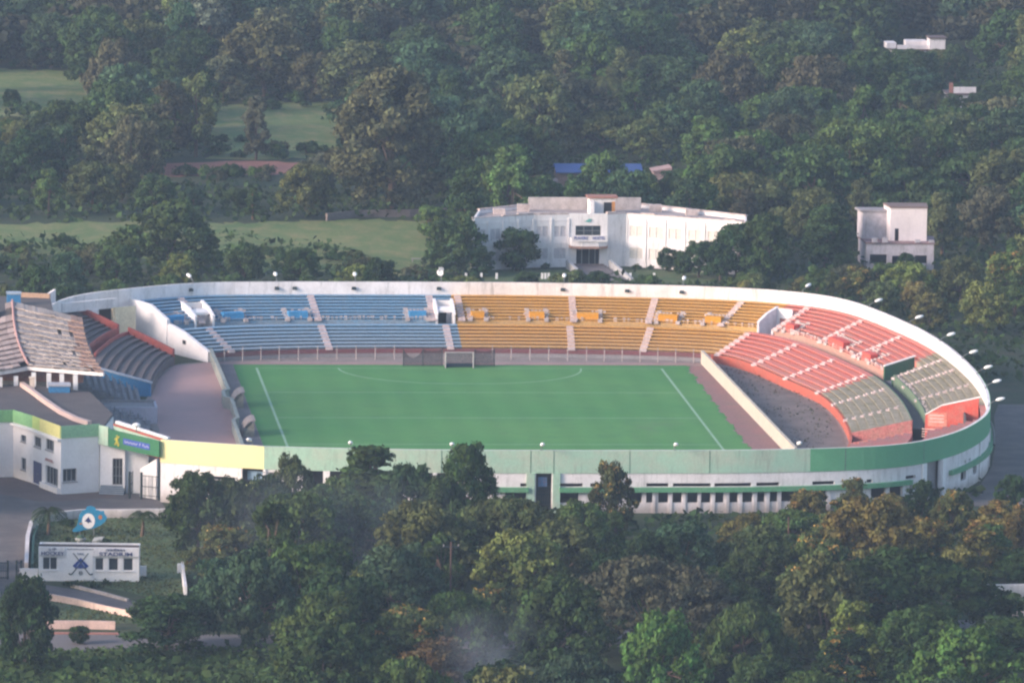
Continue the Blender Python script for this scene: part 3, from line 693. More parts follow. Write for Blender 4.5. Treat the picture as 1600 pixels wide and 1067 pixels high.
# ------------------------------------------------------------------ entrance building at the left
A0, A1, B, C, D = (-68, -50.3), (-62.6, -49.4), (-60.5, -53.9), (-57.2, -62.9), (-52.5, -60.9)
ent = thing('entrance_building', (-57.2, -55, 0), 'white two storey entrance block with green and yellow parapet and flat dark roof', 'building')
q = MB()
hAB = [(.42, .70, 4.75, 5.6), (.44, .70, 1.3, 2.8)]
hBC = [(.10, .33, 4.7, 5.95), (.49, .76, 4.85, 6.2), (.06, .36, .15, 2.9), (.49, .90, .75, 2.95)]
hCD = [(.05, .42, 1.5, 3.1)]
pierced_wall(q, A0, A1, .3, 0, 8.2, [], side=1); pierced_wall(q, A1, B, .3, 0, 8.2, hAB, side=1)
pierced_wall(q, B, C, .3, 0, 8.2, hBC, side=1); pierced_wall(q, C, D, .3, 0, 8.2, hCD, side=1)
q.wall(D, (-50.2, -45), .3, 0, 6.85, side=1)
q.build('wall', WHITE2, ent)
q = MB(); q.prism([(-68, -50), (-62.4, -49.1), (-60.3, -53.8), (-57.0, -62.5), (-52.7, -60.6), (-50.3, -45), (-52.5, -26), (-60, -20), (-68, -20)], 6.9, 7.2); q.build('flat_roof', ROOFD, ent)
q = MB(); q.prism([(-67.5, -48), (-62, -48), (-60, -53), (-57.2, -61.5), (-53.2, -59.5), (-51, -45), (-67.5, -45)], .05, .1); q.wall((-66, -46), (-52, -46), .2, 0, 6.9); q.build('floor', DARKC, ent)
def pband(p, q_, m, z0=6.85, z1=8.35):
    k = MB(); k.wall(p, q_, .12, z0, z1, side=-1); k.build('painted_band', m, ent)
lerp = lambda a, b, t: tuple(Vector(a).lerp(Vector(b), t))
GB = mat('leaf_green_band', (.22, .44, .20), (.16, .36, .16), .5, .6); MB2 = mat('soft_green_band', (.30, .52, .31), None, .3, .5)
pband(A0, A1, GB); pband(A1, lerp(B, C, .05), GB); pband(lerp(B, C, .055), lerp(B, C, .30), mat('lime_band', (.46, .58, .18), None, .3, .5)); pband(lerp(B, C, .303), C, mat('yellow_band', (.70, .66, .26), None, .3, .5)); pband(C, D, MB2)
q = MB(); q.wall(A1, B, .45, 6.5, 6.75, side=-1); q.wall(B, C, .45, 6.5, 6.75, side=-1); q.build('ledge', WHITE2, ent)
FR = mat('window_frame', (.30, .29, .30), None, .3, 2)
for w in hAB: window(ent, A1, B, w, GLASS, FR, bars=(2, 1))
for w in hBC[:2]: window(ent, B, C, w, GLASS, FR, bars=(3, 1))
window(ent, B, C, hBC[3], GLASS, FR, bars=(4, 1), inset=.22); window(ent, C, D, hCD[0], GLASS, FR, bars=(3, 1), inset=.22)
q = MB(); a, b = lerp(B, C, .06), lerp(B, C, .36); n_ = Vector((C[0]-B[0], C[1]-B[1])).normalized(); o = Vector((-n_.y, n_.x))*.1
q.wall(Vector(a)+o, Vector(b)+o, .08, .15, 2.9); dr = q.build('door', mat('blue_door', (.06, .07, .16), None, .3, 1, .5), ent)
q = MB(); m_ = Vector(a).lerp(Vector(b), .52)-o*.2; q.ball((m_.x, m_.y, 1.4), .07); q.build('handle', STEEL, dr)
q = MB()
for k in range(10):
    c = Vector(B).lerp(Vector(C), .50+k*.027)-o*1.6; q.wall(c, c+Vector((.14, -.38)), .04, 3.55, 3.55+.22*(k % 3 > 0)+.1)
q.build('faded_lettering', mat('faded_red_letters', (.42, .20, .18), (.7, .6, .6), .6, 3), ent)
q = MB(); q.wall(lerp(B, C, .37), lerp(B, C, .98), .35, 0, .72, side=-1); q.build('low_wall', WHITE2, ent)
# wing with the door, below the green board
D2, E2 = (-52.4, -61.05), (-46.6, -62.1)
wing = thing('gate_wing', (-49.6, -61.2, 0), 'low white wing with barred door and blue striped steps below the green board', 'building')
q = MB(); hd = [(.26, .47, .95, 4.2)]
pierced_wall(q, D2, E2, .3, 0, 6.1, hd, side=1); q.wall((-46.6, -62.1), (-46.5, -58.5), .3, 0, 6.1, side=1); q.build('wall', WHITE2, wing)
q = MB(); q.prism([(-52.2, -60.7), (-46.7, -61.7), (-45.9, -53), (-51, -50)], 5.9, 6.1); q.build('flat_roof', ROOFD, wing)
q = MB(); q.wall(lerp(D2, E2, .49), lerp(D2, E2, .53), .5, 0, 5.75, side=-1); q.build('pillar', WHITE2, wing)
window(wing, D2, E2, hd[0], DARK, STEEL, bars=(3, 3), name='barred_door', sill=False)
q = MB(); st_ = MB(); dv = Vector((E2[0]-D2[0], E2[1]-D2[1])).normalized(); nv = Vector((dv.y, -dv.x))
for k in range(5):
    a = Vector(D2)+dv*.15; z = .9-.18*k; q.prism([a+nv*(.02+.38*k), a+dv*3.0+nv*(.02+.38*k), a+dv*3.0+nv*(.4+.38*k), a+nv*(.4+.38*k)][::-1][::-1], 0, z)
    st_.prism([a+nv*(.30+.38*k), a+dv*3.0+nv*(.30+.38*k), a+dv*3.0+nv*(.402+.38*k), a+nv*(.402+.38*k)], max(0.01, z-.045), z+.012)
q.build('steps', mat('blue_grey_steps', (.09, .14, .18), None, .3, 1), wing); st_.build('step_edge', mat('pale_step_edge', (.55, .55, .60), None, .3, 1), wing)
# the green board
P, Q = Vector((-51.4, -62.6)), Vector((-45.55, -69.2)); dv = (Q-P).normalized(); nv = Vector((dv.y, -dv.x))
sgn = thing('sign_board', (P.x, P.y, 5.7), 'long green name board with yellow figure and blue panel beside the yellow band', 'sign')
q = MB(); q.wall(P, Q, .25, 5.85, 7.95, z0b=5.55, z1b=7.5); q.build('board', GREEN2, sgn)
q = MB(); q.wall(P.lerp(Q, .30)+nv*.15, P.lerp(Q, .82)+nv*.15, .03, 6.42, 7.16, z0b=6.22, z1b=6.96); q.build('blue_panel', SIGNB, sgn)
q = MB(); LT = mat('pale_lettering', (.62, .62, .70), None, .3, 3)
for k in range(15):
    if k in (8, 10): continue
    c = P.lerp(Q, .335+k*.032)+nv*.18; z = 6.64-.012*k; h = .3 if k in (0, 9, 11) else .2
    q.wall(c, c+dv*.06, .02, z, z+h); q.wall(c+dv*.07, c+dv*.2, .02, z+(h-.07 if k % 2 else 0), z+(h if k % 2 else .07))
q.build('lettering', LT, sgn)
q = MB(); c = P.lerp(Q, .17)+nv*.16
fig = [(-.05, 1.25), (.1, 1.3), (.18, 1.1), (.42, 1.25), (.45, 1.15), (.2, .95), (.15, .7), (.38, .35), (.42, .05), (.28, .05), (.1, .45), (-.1, .2), (-.35, .15), (-.3, .28), (-.05, .5), (-.02, .85), (-.25, .75), (-.28, .88), (.0, 1.05)]
for (a, b) in zip(fig, fig[1:]): q.tube((c.x+dv.x*a[0], c.y+dv.y*a[0], 6.05+a[1]), (c.x+dv.x*b[0], c.y+dv.y*b[0], 6.05+b[1]), .06, n=5)
for a, b in (((.05, .4), (.12, 1.05)), ((-.02, .5), (.08, 1.1)), ((.1, .5), (.3, .15))): q.tube((c.x+dv.x*a[0], c.y+dv.y*a[0], 6.05+a[1]), (c.x+dv.x*b[0], c.y+dv.y*b[0], 6.05+b[1]), .09, n=5)
q.build('yellow_figure', mat('figure_yellow', (.55, .48, .08), None, .2, 1), sgn)
q = MB(); q.wall(P.lerp(Q, .0)-nv*1.0, Q-nv*1.2, .5, 7.6, 8.55, z0b=6.7, z1b=7.6); q.wall((-52.5, -60.9), P.lerp(Q, 0.0), .3, 5.9, 8.2); q.build('roof_edge', MINT, sgn)
q = MB(); q.wall(P-nv*1.3, Q-nv*1.5, .5, 8.56, 8.85, z0b=7.61, z1b=7.8); q.build('coping', WHITE2, sgn)
q = MB(); q.wall(P-nv*.72, Q-nv*.92, .06, 8.3, 8.57, z0b=7.3, z1b=7.6); q.build('red_strip', RED, sgn)
t = thing('roof_lamp', (-48.2, -66.2, 8.4), 'white lamp dome on the coping above the green board', 'lamp')
q = MB(); q.tube((-48.2, -65.3, 8.0), (-48.2, -65.3, 8.75), .06); q.build('stem', STEEL, t); q = MB(); q.ball((-48.2, -65.3, 8.85), (.5, .35, .28)); q.build('lamp_head', LAMPW, t, smooth=True)
# stair flank and steel gate between the wing and the bowl
t = thing('stair_flank', (-46, -64, 0), 'white stair flank with red landing left of the pale yellow band', 'stairs')
q = MB(); q.wall((-47.6, -64.4), (-45.7, -66.8), .25, 0, 3.4, z1b=5.0); q.build('stringer', WHITE2, t)
q = MB(); q.prism([(-46.8, -62.2), (-45.2, -65.8), (-44.6, -65.2), (-46.0, -61.6)], 4.7, 5.5); q.build('landing', RED, t)
t = thing('steel_gate', (-47.2, -66, .03), 'open dark green steel gate before the white stair flank', 'gate')
q = MB()
for p in ((-49.0, -66.0), (-47.6, -66.6)): q.tube((*p, 0), (*p, 3.3), .15, n=8)
q.build('post', IRON, t); q = MB()
for (a, b) in (((-47.6, -66.6), (-45.0, -67.9)), ((-49.0, -66.0), (-48.5, -63.4))):
    for z in (.5, 1.6, 2.9): q.wall(a, b, .06, z-.04, z+.04)
    for k in range(7): c = Vector(a).lerp(Vector(b), k/6); q.tube((c.x, c.y, .3), (c.x, c.y, 2.95), .03, n=4)
q.build('leaf', IRON, t)

# ------------------------------------------------------------------ pavilion with the lapped roof
pav = thing('grandstand_pavilion', (-58, -5, 0), 'old pavilion with a sagging roof of lapped grey and rust sheets on white columns', 'building')
TL, TR_, BR, BL = Vector((-61.2, 15.3, 13.0)), Vector((-52.4, 5.5, 12.2)), Vector((-50.7, -25.0, 9.5)), Vector((-60.0, -19.5, 9.5))
FL, FT = Vector((-70, -24.5, 8.6)), Vector((-71, 12, 10.2))
SHEET = mat('weathered_sheet', (.40, .345, .32), (.23, .195, .18), .8, .35, .9, .16, island=.15)
RUST = mat('rusty_sheet', (.33, .215, .175), (.25, .18, .15), .7, .5, .9, .15, island=.14)
RIDGE = mat('pink_ridge', (.46, .27, .255), (.32, .2, .18), .6, .6)
def bil(a, b, c, d, u, v):      # a top-left, b top-right, c bottom-right, d bottom-left
    p = a.lerp(b, u).lerp(d.lerp(c, u), v); p = p.copy(); p.z -= math.sin(v*math.pi)*.55; p.x += math.sin(v*math.pi)*(-.9)*(1-u)*.5 + math.sin(v*math.pi)*-.8*u*.6; return p
def lapped(a, b, c, d, rows, cols, rust_from, miss):
    q = MB()
    for r in range(rows):
        for k in range(cols):
            if random.random() < miss: continue
            u0, u1 = k/cols, (k+1)/cols-.004; v0, v1 = r/rows-.012, (r+1)/rows+.012
            lift = Vector((0, 0, random.uniform(.22, .34))); dz = Vector((0, random.uniform(-.08, .08), random.uniform(-.035, .035)))
            p = [bil(a, b, c, d, u0, v0)+dz, bil(a, b, c, d, u1, v0)+dz, bil(a, b, c, d, u1, v1)+lift+dz, bil(a, b, c, d, u0, v1)+lift+dz]
            mi = 1 if u0 > rust_from+random.uniform(-.08, .08) else 0; th = Vector((0, 0, .16))
            n = len(q.v); q.v += [tuple(x-th) for x in p]+[tuple(x) for x in p]
            for f in ((3, 2, 1, 0), (4, 5, 6, 7), (0, 1, 5, 4), (1, 2, 6, 5), (2, 3, 7, 6), (3, 0, 4, 7)): q.f.append(tuple(n+i for i in f)); q.m.append(mi)
    return q
lapped(TL, TR_, BR, BL, 12, 18, .78, .025).build('roof', [SHEET, RUST], pav, 'front slope of lapped weathered sheets')
q = lapped(FT, TL, BL, FL, 12, 10, 2, .04); q.build('roof', [mat('pale_pink_sheet', (.44, .345, .32), (.27, .22, .21), .7, .5, .9, .2, island=.25), RUST], pav, 'side slope of pale pinkish sheets')
q = MB(); q.path([bil(TL, TR_, BR, BL, 0, v)+Vector((0, 0, .25)) for v in np.linspace(0, 1, 12)], .17); q.build('ridge_cap', RIDGE, pav)
q = MB(); q.prism([(-61, 15), (-52.6, 5.3), (-51, -24.3), (-59.8, -19), (-69.5, -24), (-70.5, 12)], [12.2, 11.5, 9.0, 8.9, 8.0, 9.5], [12.4, 11.7, 9.1, 9.1, 8.2, 9.7]); q.build('ceiling', DARKC, pav)
q = MB(); q.wall(BL.xy-Vector((.1, 0)), BR.xy, .25, 9.0, 9.42, z0b=9.05, z1b=9.45); q.wall(FL.xy, BL.xy-Vector((.2, 0)), .25, 8.0, 8.5, z0b=8.95, z1b=9.4); q.build('eaves_beam', WHITE, pav)
q = MB()
for k, x in enumerate((-63.6, -61.6, -59.4, -57.5, -55.9, -54.2)):
    y = -21.6-.33*(x+60) if x > -60 else -20+.5*(x+60); q.box(x-.28, x+.28, y-.25, y+.25, 0 if x > -56 else 7.2, 9.0 if x > -60.5 else 8.4)
q.build('column', WHITE2, pav)
q = MB(); q.wall((-69, -15), (-53, -18), .3, 7.2, 8.9); q.build('back_wall', mat('pavilion_red_wall', (.28, .12, .11), (.4, .3, .28), .6, .6), pav)
q = MB(); q.box(-68, -53.5, -16, 14, 0, 7.2); q.box(-53.5, -50, 8, 20, 0, 2.8); q.build('hall', GREYC, pav)
t = thing('lit_pillar', (-59.6, -24, 7.2), 'sunlit cream pillar at the corner of the dark roof terrace', 'pillar')
q = MB(); q.box(-59.95, -59.35, -24.4, -23.8, 7.2, 8.6); q.box(-60.05, -59.25, -24.5, -23.7, 8.6, 8.8); q.build('shaft', mat('cream_pillar', (.75, .62, .52), None, .3, 1), t)
t = thing('roof_kerb', (-57.5, -40, 7.2), 'pale curved kerb along the edge of the dark roof terrace', 'kerb')
q = MB(); pts = [Vector(G(*p, 7.4)[:2]) for p in ((34, 601), (50, 612), (70, 627), (95, 644), (118, 655), (140, 662))]
for a, b in zip(pts, pts[1:]): q.wall(a, b, .55, 7.1, 7.75)
q.build('kerb_body', mat('peach_kerb', (.56, .42, .38), (.4, .3, .28), .5, .6), t)
def hutch(x0, x1, y0, y1, z0, z1, m, nm, label, cat, top=None):
    t = thing(nm, ((x0+x1)/2, (y0+y1)/2, z0), label, cat); q = MB(); q.box(x0, x1, y0, y1, z0, z1); q.build('body', m, t)
    q = MB(); q.box(x0-.12, x1+.12, y0-.12, y1+.12, z1+.003, z1+.18); q.build('cap', top or GREYC, t); return t
hutch(-57.6, -55.0, -27, -24.5, 6.4, 8.0, BLUE, 'blue_cabin', 'blue painted cabin under the lapped roof beside the roof terrace', 'cabin', mat('pale_cap', (.42, .42, .46)))
# terraces and tunnel below the pavilion
vip = thing('side_terrace', (-48, 5, 0), 'bare grey side terrace with rows of steel bench frames under the pavilion eaves', 'terrace')
SL = mat('slate_terrace', (.20, .195, .21), (.13, .125, .14), .6, .7)
q = MB(); q2 = MB()
for k in range(9):
    x = -44.6-k*.95; q.box(x-.95, x, .8, 18.5-k*.15, 0, 1.0+.42*k)
    for y in np.arange(1.2, 18, 1.15):
        if random.random() < .12: continue
        z = 1.0+.42*k; q2.box(x-.62, x-.5, y, y+.72, z+.30, z+.72); q2.box(x-.6, x-.14, y, y+.72, z+.30, z+.36); q2.box(x-.4, x-.32, y+.3, y+.4, z, z+.3)
q.build('step_rows', SL, vip); q2.build('bench_frame', mat('grey_bench', (.27, .27, .30), None, .4, 1), vip)['kind'] = 'stuff'
vip2 = thing('corner_terrace', (-48, -25, 0), 'bare grey corner terrace with broken bench frames behind the green board', 'terrace')
q = MB(); q2 = MB()
for k in range(8):
    pts = []
    us = np.linspace(0, 1, 10)
    f = lambda o: [(-44.0-o-.6*math.sin(u*3.14)-2.2*u*u*(0) , -6.5-30*u+ o*.35*u) for u in us]
    a, b = f(k*1.0), f(k*1.0+1.0)
    for (p0, p1, p2, p3) in zip(a, a[1:], b[1:], b): q.prism([p3, p2, p1, p0], 0, .7+.36*k)
    for i in range(9):
        for r in (.2, .65):
            if random.random() < .45: continue
            p = Vector(a[i]).lerp(Vector(a[i+1]), r); z = .7+.36*k; w = random.uniform(.4, .8); q2.box(p.x-.62, p.x-.5, p.y, p.y+w, z+.1, z+.6); q2.box(p.x-.6, p.x-.16, p.y, p.y+w, z+.22, z+.3)
q.build('step_rows', SL, vip2); q2.build('bench_frame', MATS['grey_bench'], vip2)['kind'] = 'stuff'
t = thing('players_tunnel', (-46.4, -2.5, 0), 'pale lilac block of the players tunnel between the two grey terraces', 'tunnel')
q = MB(); q.box(-50.2, -43.05, -5.0, -4.7, 0, 2.15); q.box(-43.35, -43.05, -4.7, .5, 0, 2.15); q.build('wall', mat('lilac_wall', (.48, .46, .54), (.36, .34, .40), .4, .4, .85, .05), t)
q = MB(); q.box(-50.2, -43.35, -4.68, .6, 1.85, 2.0); q.box(-50, -43.2, .5, .75, 0, 2.3); q.build('roof', GREYC, t)
t = thing('teal_screen', (-53, -30, 0), 'dark teal curved screen wall behind the corner terrace', 'screen')
q = MB(); pts = [Vector(G(*p, 4.2)[:2]) for p in ((122, 630), (127, 642), (134, 652), (143, 661))]
for a, b in zip(pts, pts[1:]): q.wall(a, b, .2, 2.5, 5.2)
q.build('panel', mat('teal_panel', (.03, .13, .14), None, .3, .8), t)
# block behind the pavilion with its water tank
blk = thing('rear_block', (-62, 42, 0), 'dark roofed block behind the pavilion at the left edge', 'building')
q = MB(); q.box(-72, -55.5, 33, 52, 0, 8.6); q.build('wall', mat('rear_wall', (.30, .26, .25), None, .4, .4), blk)
q = MB(); q.prism([(-72.3, 32.7), (-55.2, 32.7), (-55.2, 52.3), (-72.3, 52.3)], 8.6, 8.9); q.build('roof', ROOFD, blk)
q = MB(); q.wall((-60.8, 52.0), (-55.3, 50.3), .5, 8.9, 9.5); q.build('roof_edge', mat('tan_edge', (.42, .28, .20), None, .4, .6), blk)
t = thing('water_tank', (-60.3, 44, 8.9), 'square blue water tank on the dark roof behind the pavilion', 'water tank')
q = MB(); q.box(-61.25, -59.4, 43, 44.8, 8.95, 10.35); q.box(-61.15, -59.5, 43.1, 44.7, 8.9, 8.95); o = q.build('tank_body', BLUE, t)
q = MB(); q.box(-61.32, -59.33, 42.93, 44.87, 10.35, 10.55); q.build('lid', mat('tank_lid', (.35, .42, .50)), t)
# ------------------------------------------------------------------ gatehouse, emblem, gardens, roadside
ga, gb = Vector(G(60, 907)[:2]), Vector(G(217, 909)[:2])
gd = (gb-ga).normalized(); gn = Vector((gd.y, -gd.x)); gl = (gb-ga).length; gang = math.atan2(gd.y, gd.x)
gate = thing('gatehouse', (ga.x, ga.y, 0), 'small white gatehouse with blue HOCKEY STADIUM lettering and crossed sticks emblem', 'gatehouse')
T = lambda px: (px-60)/157
holes = [(T(66), T(89.5), 1.25, 2.75), (T(148), T(162), 1.25, 2.75), (T(169), T(185), 1.25, 2.75), (T(192), T(208), 1.25, 2.75)]
q = MB(); pierced_wall(q, ga, gb, .25, 0, 3.9, holes, side=1)
b0, b1 = ga-gn*3.2, gb-gn*3.2
q.wall(ga-gn*.25, b0, .25, 0, 3.9, side=-1); q.wall(gb-gn*.25, b1, .25, 0, 3.9, side=1); q.wall(b0+gd*.25, b1-gd*.25, .25, 0, 3.9, side=-1); q.build('wall', WHITE2, gate)
q = MB(); q.prism([ga+gd*.25-gn*.25, gb-gd*.25-gn*.25, b1-gd*.25+gn*.25, b0+gd*.25+gn*.25], 3.3, 3.45); q.build('flat_roof', ROOFD, gate)
q = MB(); q.prism([ga-gn*.2, gb-gn*.2, gb-gn*.6, ga-gn*.6], 3.9, 4.12); q.build('coping', ROOFD, gate)
q = MB(); q.wall(ga+gn*.03, ga.lerp(gb, T(101))+gn*.03, .22, 2.92, 3.88, side=-1); q.build('sign_band', WHITE, gate); q = MB(); q.wall(ga.lerp(gb, T(146))+gn*.03, gb+gn*.03, .22, 2.92, 3.88, side=-1); q.build('sign_band', WHITE, gate)
q = MB(); q.wall(ga.lerp(gb, T(103))+gn*.004, ga.lerp(gb, T(145))+gn*.004, .1, .1, 3.55, side=-1); q.build('emblem_panel', WHITE2, gate)
for w in holes: window(gate, ga, gb, w, GLASS, WHITE2, bars=(1, 1) if w[1]-w[0] < .12 else (2, 1), inset=.12)
at_ = lambda px, o: ga.lerp(gb, T(px))+gn*o
p = at_(82, .29); stroke_text('HOCKEY', .56, (p.x, p.y, 3.17), gang, NAVY, gate, sx=1.15, bold=.012)
p = at_(181, .29); stroke_text('STADIUM', .56, (p.x, p.y, 3.17), gang, NAVY, gate, sx=1.6, bold=.012)
# the rounded letters of the upper line, drawn as strokes
q = MB()
def arc(cx, cz, r, a0, a1, px, rx=1.):
    pts = []
    for w in np.linspace(R(a0), R(a1), 9): o = at_(px, .30)+gd*(cx+r*rx*math.cos(w)); pts.append((o.x, o.y, cz+r*math.sin(w)))
    q.path(pts, .032, 4)
arc(-.32, 3.64, .11, -60, 230, 82); arc(-.30, 3.55, .07, -180, 60, 82); arc(.1, 3.64, .12, -90, 200, 82); arc(.30, 3.78, .07, -40, 220, 82); arc(.36, 3.62, .08, 0, 200, 82)
for k, c in enumerate((-.95, -.6, -.2, .15, .5, .85)): arc(c, 3.64, .12, -70+20*(k % 3), 240, 181, 1.2); arc(c+.07, 3.61, .05, 0, 360, 181)
arc(-.05, 3.79, .06, -30, 200, 181)
q.build('lettering', NAVY, gate)
q = MB(); q.wall(at_(104, .14), at_(146, .14), .02, 3.62, 3.76); q.build('small_lettering', mat('grey_lettering', (.20, .20, .24), (.75, .72, .72), .8, 6.), gate)
EB = mat('emblem_blue', (.03, .06, .27), None, .2, 1, .6); EL = mat('emblem_pale', (.25, .32, .60), None, .2, 1)
ec = at_(126, .14); V3 = lambda x, z, o=0.: (ec.x+gd.x*x+gn.x*o, ec.y+gd.y*x+gn.y*o, z)
q = MB(); dmd = lambda r, c, o, mi=0, asp=1.: q.face([V3(-r*asp, c, o), V3(0, c-r, o), V3(r*asp, c, o), V3(0, c+r, o)], mi)
q.face([V3(-.92, 1.78, .01), V3(-.62, 1.5, .01), V3(.62, 1.5, .01), V3(.92, 1.78, .01), V3(0, 2.72, .01)]); q.face([V3(-.5, 1.62, .025), V3(.5, 1.62, .025), V3(.36, 1.95, .025), V3(0, 2.3, .025), V3(-.36, 1.95, .025)], 1); dmd(.30, 1.74, .04)
em = q.build('emblem', [EB, EL], gate, 'blue diamond emblem over crossed hockey sticks')
q = MB()
for sg in (-1, 1):
    q.tube(V3(sg*.85, 3.25, .0), V3(-sg*.9, .95, .0), .05, .06, 6); q.path([V3(-sg*.9, .95), V3(-sg*1.05, .80), V3(-sg*1.25, .80), V3(-sg*1.32, .95)], .075, 6)
q.build('hockey_stick', IRON, gate)
stroke_text('SAIL', .34, V3(0, 3.15, .01), gang, NAVY, gate, sx=1.25)
q = MB(); q.path([V3(.19*math.cos(w), .98+.19*math.sin(w), .02) for w in np.linspace(0, 2*math.pi, 14)], .04, 5); q.path([V3(-.1, .95, .02), V3(.1, 1.03, .02)], .05, 5); q.build('ball_emblem', IRON, gate)
def lowwall(pts, h, th, m, nm, label, cat, z0=0.):
    pts = [Vector(G(*p)[:2]) for p in pts]; t = thing(nm, (pts[0].x, pts[0].y, z0), label, cat); q = MB()
    for a, b in zip(pts, pts[1:]): q.wall(a, b, th, z0, z0+h)
    q.build('wall_body', m, t); return t
lowwall([(31, 905), (59, 906)], 1.3, .3, WHITE2, 'gate_wall', 'short white wall stub left of the gatehouse', 'wall')
lowwall([(219, 900), (229, 900)], 1.2, .3, WHITE2, 'gate_wall', 'short white wall stub right of the gatehouse', 'wall')
lowwall([(41, 893), (43, 850), (49, 828), (60, 818), (100, 812), (130, 809), (190, 809), (262, 808)], 1.05, .45, WALLW, 'garden_wall', 'low whitish garden wall curving along the forecourt', 'wall')
lowwall([(50, 892), (52, 850), (58, 832)], .9, .25, mat('dark_green_rail', (.03, .09, .07)), 'garden_rail', 'dark green rail inside the garden wall', 'rail')
PK = mat('peach_kerb_wall', (.66, .49, .43), (.46, .34, .30), .5, .7, .9, .1, streak=.35)
lowwall([(45, 932), (75, 937), (115, 944), (165, 956), (208, 965)], .72, .3, PK, 'kerb_wall', 'peach coloured kerb wall along the near side of the entry road', 'wall')
lowwall([(68, 982), (140, 982), (180, 983)], .9, .35, mat('pink_road_wall', (.64, .46, .42), (.42, .31, .29), .5, .6, .9, .08, streak=.3), 'road_wall', 'low pink wall at the main road behind the small bush', 'wall')
lowwall([(60, 990), (185, 991)], .2, .6, mat('red_kerb', (.36, .17, .14)), 'road_kerb', 'reddish kerb along the main road', 'kerb')
lowwall([(285, 896), (287, 915), (290, 935)], 1.4, .3, WHITE, 'boundary_wall', 'narrow white boundary wall end on beside the gatehouse lawn', 'wall')
lowwall([(277, 895), (283, 895)], 1.1, .3, WHITE2, 'wall_pier', 'small white pier beside the narrow boundary wall', 'pier')
lowwall([(343, 952), (375, 954), (462, 955)], 1.6, .3, WALLW, 'boundary_wall', 'white boundary wall glimpsed through the trees below the stadium', 'wall')
lowwall([(1505, 934), (1760, 930)], 1.5, .3, WALLW, 'boundary_wall', 'white boundary wall at the right edge behind the wide dark tree', 'wall')
lowwall([(1560, 962), (1760, 959)], .5, .3, PK, 'road_wall', 'low pinkish roadside wall at the right edge', 'wall')
lowwall([(200, 940), (160, 929), (112, 917)], .35, .35, mat('stone_kerb', (.45, .38, .36), (.2, .2, .15), .8, 1.2), 'stone_edging', 'broken stone edging between the gatehouse lawn and the road', 'edging')
# road gate at the far left
t = thing('road_gate', (*G(20, 905)[:2], 0), 'closed dark steel road gate beside the gatehouse', 'gate')
q = MB(); a, b = Vector(G(-60, 905)[:2]), Vector(G(12, 905)[:2]); c, d = Vector(G(26, 905)[:2]), Vector(G(33, 905)[:2])
for k in range(22): p = a.lerp(b, k/21); q.tube((p.x, p.y, .1), (p.x, p.y, 1.9), .035, n=4)
for z in (.2, 1.0, 1.9): q.wall(a, b, .05, z-.05, z+.05); q.wall(c, d, .05, z-.05, z+.05)
q.build('leaf', IRON, t); q = MB()
for p in (b, c, d): q.tube((p.x, p.y, 0), (p.x, p.y, 2.2), .12)
q.build('post', IRON, t)
# the emblem sign on the lawn
lx, ly = G(138, 838)[:2]
sg_ = thing('emblem_sign', (lx, ly, .04), 'cyan blue cut-out emblem sign with white disc on the gatehouse lawn', 'sign')
CY = mat('cyan_board', (.03, .25, .44), (.02, .17, .34), .5, .8, .5)
out = [(-22, 0), (-14, .5), (-6, 3), (2, 4), (10, 6), (18, 10), (24, 15), (27, 21), (24, 25), (22, 31), (18, 30), (14, 32), (11, 32), (9, 36), (4, 38), (-2, 37), (-4, 33), (-8, 31), (-12, 27), (-14, 21), (-15, 14), (-17, 8), (-23, 3)]
sc_ = 1/12.35; k = len(out)
q = MB(); fr = [(lx+x*sc_, ly, .55+z*sc_) for x, z in out]; bk2 = [(lx+x*sc_, ly+.12, .55+z*sc_) for x, z in out]
q.face(fr); q.face(bk2[::-1])
for i in range(k): j = (i+1) % k; q.face([fr[j], fr[i], bk2[i], bk2[j]])
q.build('board', CY, sg_)
q = MB(); disc = lambda cx, cz, rx, rz, y: [(lx+(cx+rx*math.cos(w))*sc_, ly+y, .55+(cz+rz*math.sin(w))*sc_) for w in np.linspace(0, 2*math.pi, 24)[:-1]]
q.face(disc(0, 16, 9.3, 11.2, -.02)); q.build('disc', WHITE2, sg_)
q = MB(); pt = lambda x, z: (lx+x*sc_, ly-.04, .55+z*sc_); q.face([pt(-5.5, 16), pt(-1, 14), pt(0, 12), pt(1.5, 14.5), pt(5, 14), pt(2, 19), pt(0, 22)]); q.build('motif', NAVY, sg_)
q = MB(); q.face(disc(17, 21.5, 2.8, 3.3, -.02)); q.face(disc(-11, 12, 2.2, 1.4, -.02)); q.build('spot', mat('orange_spot', (.45, .17, .08), (.4, .35, .1), .4, 3), sg_)
q = MB()
for x in (-12, 8): q.box(lx+x*sc_-.05, lx+x*sc_+.05, ly+.13, ly+.23, .04, 1.6)
q.build('leg', STEEL, sg_)
def pot(px, py, label, w=.6):
    x, y = G(px, py)[:2]; t = thing('planter', (x, y, .04), label, 'planter', 'pale stone planters behind the gatehouse'); q = MB()
    q.tube((x, y, .04), (x, y, .5), w*.45, w, 12); q.tube((x, y, .5), (x, y, .66), w*1.12, w*1.12, 12); q.build('bowl', mat('pale_stone', (.34, .35, .34), None, .4, 1), t)
    q = MB(); q.ball((x, y, .72), (w*.7, w*.7, .3)); q.build('plant', mat('potted_green', (.05, .10, .06)), t)
pot(126, 849, 'round pale stone planter below the emblem sign')
x, y = G(153, 850)[:2]; t = thing('stone_slab', (x, y, .04), 'pale tilted stone slab right of the emblem sign', 'stone'); q = MB()
q.prism([(x-.7, y-.3), (x+.4, y-.5), (x+.75, y+.5), (x-.4, y+.7)], .3, [.45, .6, .85, .7]); q.build('slab', MATS['pale_stone'], t)
q = MB(); q.box(x-.3, x+.2, y-.1, y+.3, .04, .32); q.build('base', MATS['pale_stone'], t)
